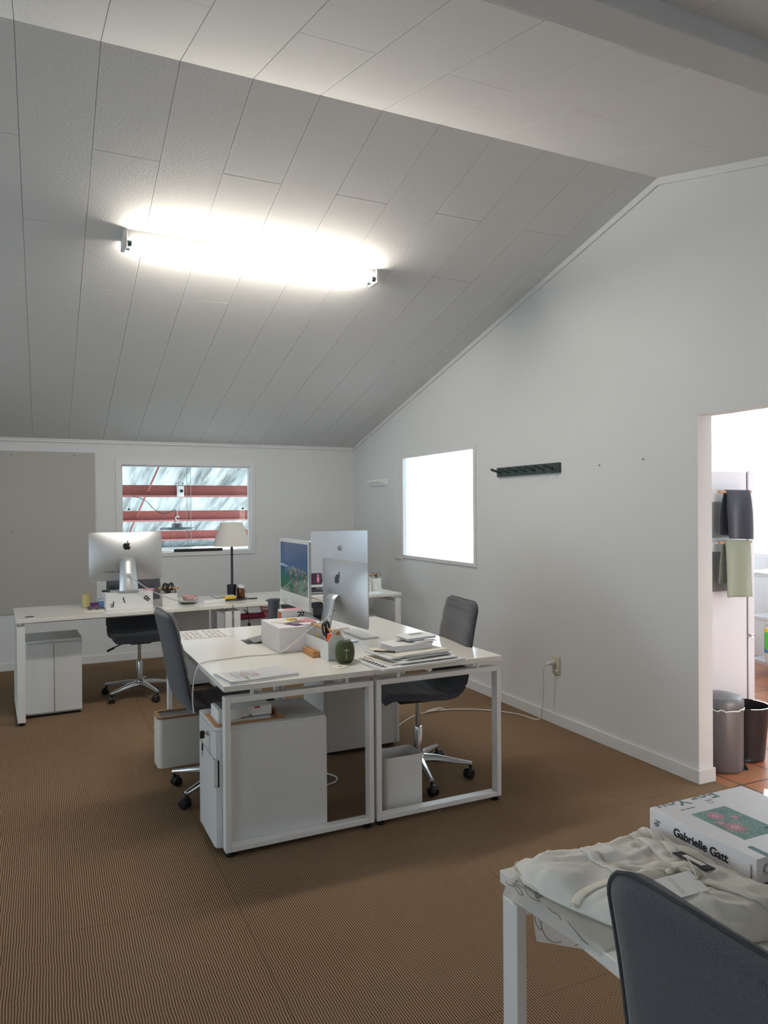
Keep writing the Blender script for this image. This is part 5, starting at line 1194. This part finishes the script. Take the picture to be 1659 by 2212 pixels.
# ------------------------------------------------------------------ foreground desk
gb = thing('book_box', 'white box with a floral picture and dark spine lettering on the foreground desk', 'box', (1.252, 0.983, 0.7585), 0.0)
GL, GW, GH = 0.277, 0.30, 0.050
bm = B(); box(bm, 0, GW, 0, GL, 0, GH); part('carton', bm, 'cover_white', gb, bevel=0.0012)
text('spine_title', 'Gabrielle Gatt', 0.0250, (-0.0006, 0.207, 0.0150), (0, -1, 0), (0, 0, 1), 'ink', gb, bold=0.0006, space=0.98)
text('spine_publisher', 'Lettuce', 0.0088, (-0.0006, 0.0135, 0.036), (0, 0, -1), (0, -1, 0), 'ink_grey', gb)
bm = B(); cy_, cz_ = 0.256, 0.022
tube(bm, [(-0.0004, cy_+0.0065*math.cos(a), cz_+0.0065*math.sin(a)) for a in [0.9+5.4*i/20 for i in range(21)]], 0.0007, 5); tube(bm, [(-0.0004, cy_, cz_-0.0065), (-0.0004, cy_, cz_+0.004)], 0.0007, 5); tube(bm, [(-0.0004, cy_-0.005, cz_-0.001), (-0.0004, cy_+0.005, cz_-0.001)], 0.0007, 5); tube(bm, [(-0.0004, cy_-0.008+0.003*math.cos(a), cz_+0.004+0.003*math.sin(a)) for a in [PI*i/8 for i in range(9)]], 0.0007, 5)
part('spine_emblem', bm, 'ink', gb)
text('cover_title', 'For You', 0.055, (0.20, GL+0.013, GH+0.0001), (-1, 0, 0), (0, -1, 0), 'ink_teal', gb, depth=0.0002, clip=0.0145, bold=0.001)
text('cover_author', 'Gabrielle Gatt', 0.0075, (0.095, 0.236, GH+0.0001), (-1, 0, 0), (0, -1, 0), 'ink_grey', gb, depth=0.0002)
text('cover_publisher', 'Lettuce', 0.0075, (0.165, 0.250, GH+0.0001), (-1, 0, 0), (0, -1, 0), 'ink_grey', gb, depth=0.0002)
bm = B(); tube(bm, [(0.150+0.006*math.cos(a), 0.238+0.006*math.sin(a), GH+0.0002) for a in [2*PI*i/16 for i in range(16)]], 0.0004, 4, closed=True); part('cover_emblem', bm, 'ink_grey', gb)
bm = B(); box(bm, 0.054, 0.16, 0.070, 0.208, GH+0.0001, GH+0.0004); pic = part('cover_picture', bm, 'leaf_teal', gb, smooth=False)
rnd = random.Random(4); bm = B()
for i in range(60):
    x, y = rnd.uniform(0.060, 0.154), rnd.uniform(0.077, 0.201)
    ell(bm, Matrix.Translation((x, y, GH+0.0006)) @ Matrix.Rotation(rnd.uniform(0, 6), 4, 'Z') @ Matrix.Diagonal((rnd.uniform(.004, .008), 0.002, 1, 1)), 8)
part('leaves', bm, 'leaf_pale', pic, smooth=False, normals=False)
bm = B(); bm2 = B(); bm3 = B()
for x, y, r in ((0.095, 0.178, 0.021), (0.085, 0.118, 0.024), (0.075, 0.146, 0.012), (0.128, 0.155, 0.010)):
    for k in range(16):
        a = 2*PI*k/16; T = Matrix.Translation((x, y, GH+0.0008)) @ Matrix.Rotation(a, 4, 'Z') @ Matrix.Translation((r*0.6, 0, 0)) @ Matrix.Diagonal((r*0.4, r*0.13, 1, 1)); ell(bm, T, 10)
    ell(bm2, Matrix.Translation((x, y, GH+0.0010)) @ Matrix.Diagonal((r*0.38, r*0.38, 1, 1)), 14); ell(bm3, Matrix.Translation((x, y, GH+0.0012)) @ Matrix.Diagonal((r*0.16, r*0.16, 1, 1)), 10)
part('petals', bm, 'petal', pic, smooth=False, normals=False); part('flower_hearts', bm2, 'petal_pale', pic, smooth=False, normals=False); part('flower_eyes', bm3, 'petal', pic, smooth=False, normals=False)
bm = B(); box(bm, 0.030, 0.043, 0.002, 0.045, GH+0.0001, GH+0.0004); part('cover_strip', bm, 'ink_teal', gb, smooth=False)
bm = B()
for k in range(2): tube(bm, [(0.030+(0.011-0.004*k)*math.cos(a), -0.0004, 0.026+(0.011-0.004*k)*math.sin(a)) for a in [2*PI*i/20 for i in range(20)]], 0.0006, 5, closed=True)
for i in range(4): tube(bm, [(0.030+0.007*math.cos(i*1.57), -0.0004, 0.026+0.007*math.sin(i*1.57)), (0.030+0.011*math.cos(i*1.57+.4), -0.0004, 0.026+0.011*math.sin(i*1.57+.4))], 0.0006, 5)
part('end_emblem', bm, 'ink_grey', gb)
bm = B(); box(bm, 1.285, 1.53, 0.96, 1.24, 0.7405, 0.758); tag(obj('grey_book', bm, 'grey_card', bevel=0.001), 'grey book lying beneath the white floral box', 'book')

# garment
OUT = [(.882, 1.268), (.93, 1.256), (.985, 1.246), (1.05, 1.240), (1.10, 1.245), (1.14, 1.249), (1.185, 1.252), (1.215, 1.268), (1.236, 1.262), (1.243, 1.22), (1.246, 1.12), (1.246, 1.0), (1.256, .93), (1.225, .865), (1.16, .862), (1.10, .872), (1.05, .893), (1.0, .915), (.955, .955), (.915, 1.02), (.888, 1.09), (.868, 1.15), (.862, 1.205)]
def dist_edge(x, y):
    d = 9
    for (x0, y0), (x1, y1) in zip(OUT, OUT[1:]+OUT[:1]):
        dx, dy = x1-x0, y1-y0; t = max(0, min(1, ((x-x0)*dx+(y-y0)*dy)/(dx*dx+dy*dy))); d = min(d, math.hypot(x-x0-t*dx, y-y0-t*dy))
    return d
def fold(x, y):
    v = 0.0
    a = x*0.35+y*0.94; b = x*0.94-y*0.35
    wx = 0.03*noise.noise(Vector((x*9, y*9, 2.2))); a += wx; b -= wx
    v += 0.0125*noise.noise(Vector((b*8, a*20, 1.3)))
    v += 0.0165*(0.5-abs(noise.noise(Vector((b*9+3, a*26, 4.1)))))
    v += 0.0115*(0.4-abs(noise.noise(Vector((a*30, b*16+5, 9.1)))))
    v += 0.0020*noise.noise(Vector((x*70, y*60, 7.7)))
    return v
def gz(x, y):
    d = dist_edge(x, y); e = 1-math.exp(-d/0.022)
    return 0.748+0.036*e+fold(x, y)*min(1, d/0.015)
ctr = Vector((1.075, 1.07)); ol = []
n_ = len(OUT)
for i in range(n_):
    P0, P1, P2, P3 = [Vector(OUT[(i+k-1) % n_]) for k in range(4)]
    for k in range(7):
        t = k/7; ol.append(0.5*((2*P1)+(P2-P0)*t+(2*P0-5*P1+4*P2-P3)*t*t+(3*P1-P0-3*P2+P3)*t**3))
bm = B(); NR = 46; rings = []
for j in range(1, NR+1):
    f = (j/NR)**0.75; rings.append([bm.verts.new((*(ctr+(p-ctr)*f), gz(*(ctr+(p-ctr)*f)))) for p in ol])
c0 = bm.verts.new((ctr.x, ctr.y, gz(*ctr))); m_ = len(ol)
for k in range(m_): bm.faces.new((c0, rings[0][k], rings[0][(k+1) % m_]))
for a, b in zip(rings, rings[1:]):
    for k in range(m_): bm.faces.new((a[k], b[k], b[(k+1) % m_], a[(k+1) % m_]))
low = [bm.verts.new((*(ctr+(p-ctr)*0.985), 0.7435)) for p in ol]
for k in range(m_): bm.faces.new((rings[-1][k], low[k], low[(k+1) % m_], rings[-1][(k+1) % m_]))
bm.faces.new(low[::-1])
gm = thing('folded_garment', 'cream cotton garment folded on the foreground desk, ties knotted', 'garment', (0, 0, 0))
part('cloth', bm, 'garment', gm, ang=80)
def band(name, pts, w_, lift, m, par=gm, thick=0.0022):
    P = smooth_path([(x, y, 0) for x, y in pts], 10); bm = B(); nx_ = len(P); V = []
    for i, p in enumerate(P):
        t = (P[min(i+1, nx_-1)]-P[max(i-1, 0)]).normalized(); s = Vector((-t.y, t.x, 0)); r = []
        for k in (-1, -0.33, 0.33, 1):
            q = p+s*w_*k; r.append(bm.verts.new((q.x, q.y, gz(q.x, q.y)+lift+(0.0007 if abs(k) < 1 else 0))))
        V.append(r)
    for a, b in zip(V, V[1:]):
        for k in range(3): bm.faces.new((a[k], a[k+1], b[k+1], b[k]))
    o = part(name, bm, m, par, ang=80); md = o.modifiers.new('thick', 'SOLIDIFY'); md.thickness = thick; md.offset = 1
    return o
band('placket', [(1.165, 1.245), (1.155, 1.19), (1.14, 1.12), (1.125, 1.07)], 0.013, 0.0012, 'garment')
band('placket', [(1.215, 1.25), (1.20, 1.19), (1.17, 1.12), (1.135, 1.07)], 0.011, 0.0010, 'garment')
band('placket', [(1.12, 1.06), (1.125, 1.0), (1.15, .94), (1.18, .88)], 0.014, 0.0012, 'garment')
band('pocket_flap', [(1.00, 1.19), (1.0, 1.13), (1.0, 1.07), (1.005, 1.02)], 0.010, 0.0012, 'garment')
band('waist_tie', [(1.075, 1.04), (1.03, 1.055), (0.99, 1.04), (0.955, 1.07), (0.925, 1.085), (0.885, 1.085)], 0.009, 0.0025, 'garment_tie', thick=0.0012)
band('waist_tie', [(1.085, 1.035), (1.05, 1.02), (1.01, 1.015), (0.97, 1.02), (0.945, 1.01)], 0.010, 0.0035, 'garment_tie', thick=0.0012)
k0 = Vector((1.095, 1.045, gz(1.095, 1.045)))
bm = B()
for dx, dy, dz, r in ((0, 0, 0.008, 0.010), (0.012, 0.008, 0.007, 0.008), (-0.012, -0.006, 0.007, 0.008)):
    bmesh.ops.create_icosphere(bm, subdivisions=2, radius=r, matrix=Matrix.Translation(k0+Vector((dx, dy, dz))) @ Matrix.Diagonal((1.3, 1, 0.7, 1)))
tube(bm, smooth_path([k0+Vector(p) for p in ((0, 0, 0.012), (0.02, -0.014, 0.018), (0.034, -0.03, 0.010), (0.02, -0.035, 0.008))]), [0.006]*25, 8, sx=1.6, sy=0.5)
tube(bm, smooth_path([k0+Vector(p) for p in ((0, 0, 0.012), (-0.02, 0.016, 0.014), (-0.035, 0.022, 0.008))]), 0.006, 8, sx=1.6, sy=0.5)
part('knot', bm, 'garment_tie', gm, ang=80)
lx, ly, lz = 1.1585, 1.051, gz(1.1585, 1.051)+0.0065
T = Matrix.Translation((lx, ly, lz)) @ Matrix.Rotation(-0.02, 4, 'X') @ Matrix.Rotation(0.10, 4, 'Y')
bm = B(); box(bm, -0.0135, 0.0135, -0.041, 0.041, -0.0010, 0.0006, T); q = part('woven_label', bm, 'label_black', gm, smooth=False)
bm = B(); box(bm, -0.006, 0.0085, -0.024, 0.024, 0.0007, 0.0010, T); q2 = part('label_panel', bm, 'paper_cream', q, smooth=False)
tg = thing('swing_tag', 'square white swing tag with debossed lettering tied to the garment', 'tag', (1.066, 0.995, gz(1.066, 0.995)+0.012), -0.28); tg.rotation_euler = (0.04, -0.16, -0.28)
bm = B(); box(bm, -0.036, 0.036, -0.033, 0.033, -0.0006, 0.0006); part('card', bm, 'paper', tg, smooth=False)
text('debossed_lettering', 'unmade.', 0.0165, (-0.014, 0.028, 0.0006), (0, -1, 0), (1, 0, 0), 'clear_cap', tg, depth=0.0005, space=1.0)
bm = B(); tube(bm, smooth_path([(0.032, 0.006, 0.001), (0.038, 0.012, 0.006), (0.042, 0.03, 0.012), (0.045, 0.05, 0.012)]), 0.0010, 6); tube(bm, smooth_path([(0.032, 0.006, 0.001), (0.035, 0.004, 0.004), (0.038, 0.03, 0.012)]), 0.0010, 6); bmesh.ops.create_icosphere(bm, subdivisions=1, radius=0.004, matrix=Matrix.Translation((0.033, 0.007, 0.003))); part('string', bm, 'garment_tie', tg)

# tracing paper drawings hanging over the desk edge
def drape(label, y0, y1, top, prof, wob, draw, seed, kd=1.0):
    t = thing('tracing_drawing', label, 'drawing', (0, 0, 0)); P = smooth_path(prof, 8)
    def fn(u, v):
        i = min(int(u*(len(P)-1)), len(P)-2); k = u*(len(P)-1)-i; p = P[i].lerp(P[i+1], k)
        y = y0[0]+(y0[1]-y0[0])*u if False else y1+(y0-y1)*v
        w_ = wob*noise.noise(Vector((u*2.2, v*4.0, seed)))*min(1, u*2.2)
        z = p[1] if p[1] > 0.741 else 0.741+(p[1]-0.741)*(1+(kd-1)*(1-v))
        x_ = p[0] if p[0] > 0.859 else 0.859+(p[0]-0.859)*(1+(kd-1)*(1-v))
        return Vector((x_-w_, y+0.02*u*(0.5-v), z+0.35*w_))
    bm = B(); grid(bm, fn, 34, 26); part('sheet', bm, 'tracing', t, ang=80, normals=False)
    bm = B()
    for ln in draw:
        pts = [fn(u, v)+Vector((-0.0012, 0, 0.0009)) for u, v in smooth_uv(ln)]
        tube(bm, pts, 0.0007, 5)
    part('pencil_lines', bm, 'ink_grey', t)
    return t
def smooth_uv(ln): return [(p[0], p[1]) for p in smooth_path([(a, b, 0) for a, b in ln], 8)]
leafl = lambda u, v, s: [[(u, v), (u+0.06*s, v-0.04*s), (u+0.10*s, v-0.12*s), (u+0.06*s, v-0.17*s), (u+0.01*s, v-0.12*s), (u, v)], [(u+0.06*s, v-0.02*s), (u+0.09*s, v+0.05*s), (u+0.03*s, v+0.06*s)]]
drape('upper tracing paper drawing sliding over the foreground desk edge', 1.245, 0.965, 0.745, [(0.98, 0.7425), (0.92, 0.7430), (0.872, 0.7445), (0.850, 0.742), (0.838, 0.730), (0.832, 0.716)], 0.010,
      leafl(0.45, 0.86, 1.4)+leafl(0.62, 0.95, 1.0)+[[(0.55, 0.55), (0.6, 0.5), (0.56, 0.45), (0.63, 0.4)], [(0.5, 0.35), (0.55, 0.28), (0.6, 0.22), (0.72, 0.15), (0.75, 0.1)]]+[[(0.35+0.02*i, 0.78-0.01*i), (0.4+0.02*i, 0.72-0.01*i), (0.38+0.02*i, 0.66)] for i in range(6)], 3.3, 0.35)
drape('lower tracing paper drawing hanging free below the foreground desk edge', 1.165, 0.965, 0.742, [(0.95, 0.7412), (0.90, 0.7413), (0.868, 0.7418), (0.854, 0.738), (0.851, 0.715), (0.852, 0.69), (0.855, 0.660)], 0.004,
      [[(0.66, 0.93), (0.72, 0.97), (0.80, 0.95), (0.86, 0.88), (0.78, 0.86), (0.66, 0.93)], [(0.70, 0.60), (0.66, 0.72), (0.70, 0.82), (0.80, 0.86), (0.92, 0.80), (0.97, 0.70), (0.93, 0.58)], [(0.70, 0.40), (0.78, 0.33), (0.88, 0.33), (0.95, 0.38)]], 8.1, 0.06)

# ------------------------------------------------------------------ kitchen things
fg = thing('fridge', 'white fridge standing just beyond the doorway', 'fridge', (3.345, 3.17, 0))
bm = B(); box(bm, 0, 0.615, 0, 0.62, 0.03, 1.705); box(bm, 0.02, 0.6, 0.02, 0.6, 0, 0.03); part('cabinet', bm, 'fridge_white', fg, bevel=0.004)
bm = B(); box(bm, 0.615, 0.630, 0.006, 0.612, 0.04, 1.70); part('door_seal', bm, 'fridge_seal', fg, smooth=False)
for z0, z1 in ((0.04, 0.676), (0.690, 1.71)):
    bm = B(); box(bm, 0.630, 0.685, 0.0, 0.62, z0, z1); part('door', bm, 'fridge_white', fg, bevel=0.006)
bm = B(); box(bm, 0.612, 0.68, -0.002, 0.03, 0.679, 0.688); part('hinge', bm, 'chrome', fg, smooth=False)
def rack(label, z0):
    t = thing('towel_rack', label, 'rack', (3.60, 3.17, z0))
    bm = B(); box(bm, -0.10, 0.27, -0.006, -0.0005, -0.06, 0.025); box(bm, -0.10, 0.0, -0.035, -0.006, -0.125, -0.105); part('bracket', bm, 'white_plastic', t, bevel=0.002)
    bm = B(); box(bm, -0.10, 0.20, -0.005, -0.0005, -0.30, -0.062); part('holder_pocket', bm, 'grey_card', t, smooth=False)
    bm = B(); cyl(bm, (0.02, -0.085, 0.0), (0.29, -0.085, 0.0), 0.009, seg=16); part('rod', bm, 'wood_light', t)
    bm = B(); box(bm, 0.045, 0.055, -0.088, -0.006, -0.007, -0.0005); box(bm, 0.262, 0.272, -0.088, -0.006, -0.007, -0.0005); part('arm', bm, 'white_plastic', t, smooth=False)
    return t
rack('upper fridge side towel rack with a wooden rod', 1.578); rack('lower fridge side towel rack with a wooden rod', 1.276)
def towel(name, label, m, x0, x1, zr_, zf, zbk, seed):
    t = thing(name, label, 'towel', (x0, 3.085, zr_)); w_ = x1-x0
    path_ = smooth_path([(0.026, zbk-zr_), (0.020, (zbk-zr_)*0.5), (0.013, -0.01), (0.0, 0.0125), (-0.013, -0.01), (-0.022, (zf-zr_)*0.5), (-0.028, zf-zr_)], 8)
    def fn(u, v):
        i = min(int(v*(len(path_)-1)), len(path_)-2); p = path_[i].lerp(path_[i+1], v*(len(path_)-1)-i)
        dn = min(1, abs(p[1])/0.12); wv = 0.009*dn*math.sin(u*9+seed+3*v)+0.006*noise.noise(Vector((u*3, v*4, seed)))*dn
        return Vector((u*w_+(u-0.5)*0.02*dn, p[0]+wv, p[1]-0.010*u*dn))
    bm = B(); grid(bm, fn, 24, 44); o = part('cloth', bm, m, t, ang=80); s_ = o.modifiers.new('thick', 'SOLIDIFY'); s_.thickness = 0.004
    return t
towel('tea_towel', 'dark navy tea towel on the upper fridge rack', 'towel_navy', 3.675, 3.872, 1.578, 1.302, 1.32, 0.7)
towel('tea_towel', 'sage green tea towel on the lower fridge rack', 'towel_sage', 3.660, 3.872, 1.276, 0.955, 1.03, 2.1)
pbn = thing('pedal_bin', 'grey round pedal bin just beyond the doorway', 'pedal bin', (3.505, 2.985, 0))
bm = B(); lathe(bm, [(0, 0.004), (0.118, 0.004), (0.122, 0.012), (0.122, 0.355), (0, 0.355)], 44); part('body', bm, 'bin_grey', pbn)
bm = B(); lathe(bm, [(0.124, 0.358), (0.125, 0.372), (0.125, 0.395), (0.115, 0.41), (0.06, 0.425), (0, 0.43)], 44); lathe(bm, [(0, 0.358), (0.124, 0.358)], 44); part('lid', bm, 'bin_grey', pbn)
rnd = random.Random(8); V = []
bm = B()
for i in range(60):
    a = 2*PI*i/60; r = 0.1225+rnd.uniform(0, 0.003); V.append((r*math.cos(a), r*math.sin(a), 0.352+rnd.uniform(-0.006, 0.004)))
tube(bm, V, 0.004, 6, closed=True); part('liner', bm, 'white_plastic', pbn)
bm = B(); a = math.radians(-40)
R = Matrix.Rotation(a, 4, 'Z'); box(bm, 0.10, 0.155, -0.035, 0.035, 0.045, 0.06, R); box(bm, 0.11, 0.128, -0.03, 0.03, 0.02, 0.06, R); part('pedal', bm, 'black_plastic', pbn, bevel=0.006)
bm = B(); box(bm, 0.10, 0.14, -0.03, 0.03, 0.0, 0.008, R); part('foot_plate', bm, 'black_plastic', pbn, smooth=False)
bb = thing('waste_basket', 'black round waste basket beside the grey pedal bin', 'waste basket', (3.768, 3.03, 0))
bm = B(); lathe(bm, [(0, 0.002), (0.098, 0.002), (0.103, 0.008), (0.128, 0.312), (0.130, 0.318), (0.127, 0.318), (0.100, 0.012), (0, 0.010)], 44); part('tub', bm, 'bin_black', bb)
be = thing('steel_bench', 'stainless steel kitchen bench with shelves beyond the fridge', 'bench', (5.70, 4.58, 0))
bm = B(); box(bm, 0, 0.68, -3.2, 0.03, 0.865, 0.905); part('worktop', bm, 'bench_steel', be, bevel=0.004)
for z in (0.50, 0.115):
    bm = B(); box(bm, 0.01, 0.66, -3.15, -0.01, z-0.02, z+0.015); part('shelf', bm, 'bench_steel', be, bevel=0.004)
for x in (0.025, 0.64):
    for y in (-0.03, -3.1):
        bm = B(); cyl(bm, (x, y, 0.06), (x, y, 0.865), 0.02, seg=20); lg = part('leg', bm, 'bench_steel', be)
        bm = B(); cyl(bm, (x, y, 0.0), (x, y, 0.06), 0.013, seg=14); part('foot', bm, 'black_plastic', lg)
bm = B(); box(bm, 0.60, 0.62, -3.1, -0.06, 0.135, 0.86); part('back_panel', bm, 'bench_steel', be, smooth=False)
bm = B(); box(bm, 0.592, 0.5995, -0.17, -0.14, 0.55, 0.68); part('sticker', bm, 'tub_yellow', be, smooth=False)
tu = thing('plastic_tub', 'white and green plastic tub on the low bench shelf', 'tub', (5.79, 4.36, 0.131))
bm = B(); lathe(bm, [(0, 0), (0.07, 0), (0.075, 0.01), (0.078, 0.30), (0.07, 0.31), (0, 0.315)], 36); part('bottle', bm, 'white_plastic', tu)
bm = B(); lathe(bm, [(0.0775, 0.07), (0.0790, 0.07), (0.0795, 0.255), (0.078, 0.255)], 36); lab_ = part('front_label', bm, 'tub_green', tu)
bm = B(); lathe(bm, [(0.079, 0.255), (0.0805, 0.255), (0.0805, 0.285), (0.079, 0.285)], 36); part('yellow_band', bm, 'tub_yellow', tu)
bm = B(); lathe(bm, [(0.079, 0.075), (0.0805, 0.075), (0.0805, 0.105), (0.079, 0.105)], 36); part('blue_band', bm, 'tub_blue', tu)
dv = Vector((-5.79, -4.36, 0)).normalized(); sv = Vector((0, 0, 1))
text('lettering', 'hygiene', 0.055, dv*0.083+Vector((-dv.y, dv.x, 0))*(-0.022)*-1+Vector((0, 0, 0.12)), (0, 0, 1), Vector((0, 0, 1)).cross(Vector((0, 0, 1)).cross(dv)) if False else Vector((dv.y, -dv.x, 0)), 'white_plastic', lab_, depth=0.001)

# ------------------------------------------------------------------ groups of repeats
GROUPS = {'office_desk': 'white office desks', 'office_chair': 'grey office chairs', 'desktop_computer': 'desktop computers on the desks', 'drawer_pedestal': 'white drawer pedestals', 'storage_cabinet': 'white cabinets under the back desks',
          'desk_caddy': 'white wooden handled caddies', 'scissors': 'black handled scissors', 'glass_jar': 'brown glass jars', 'small_box': 'small boxes on the cream notebook', 'power_cable': 'computer cables', 'hanging_cord': 'cords under the back desks',
          'magazine': 'magazines in the side riser', 'leaflet': 'leaflets on the white riser', 'folder': 'folders in the paper pile', 'brochure': 'brochures in the paper pile', 'paper_bag': 'paper bags on the paper pile',
          'steel_purlin': 'red roof purlins', 'tie_rod': 'red roof tie rods', 'peg_rail': 'peg rails on the right wall', 'wall_hook': 'picture hooks', 'towel_rack': 'fridge towel racks', 'tea_towel': 'tea towels on the fridge', 'note_card': 'cards on the lettered box',
          'monitor_riser': 'white risers', 'tracing_drawing': 'tracing paper drawings', 'waste_bin': 'waste bins by the middle desks', 'paper_sheet': 'loose white sheets'}
for o in bpy.data.objects:
    if o.parent is None and o.get('label') and o.name.split('.')[0] in GROUPS: o['group'] = GROUPS[o.name.split('.')[0]]
for o in bpy.data.objects:
    if o.name.split('.')[0] == 'swing_tag' and 'between' in o.get('label', ''): o['group'] = 'swing tags on the paper pile'
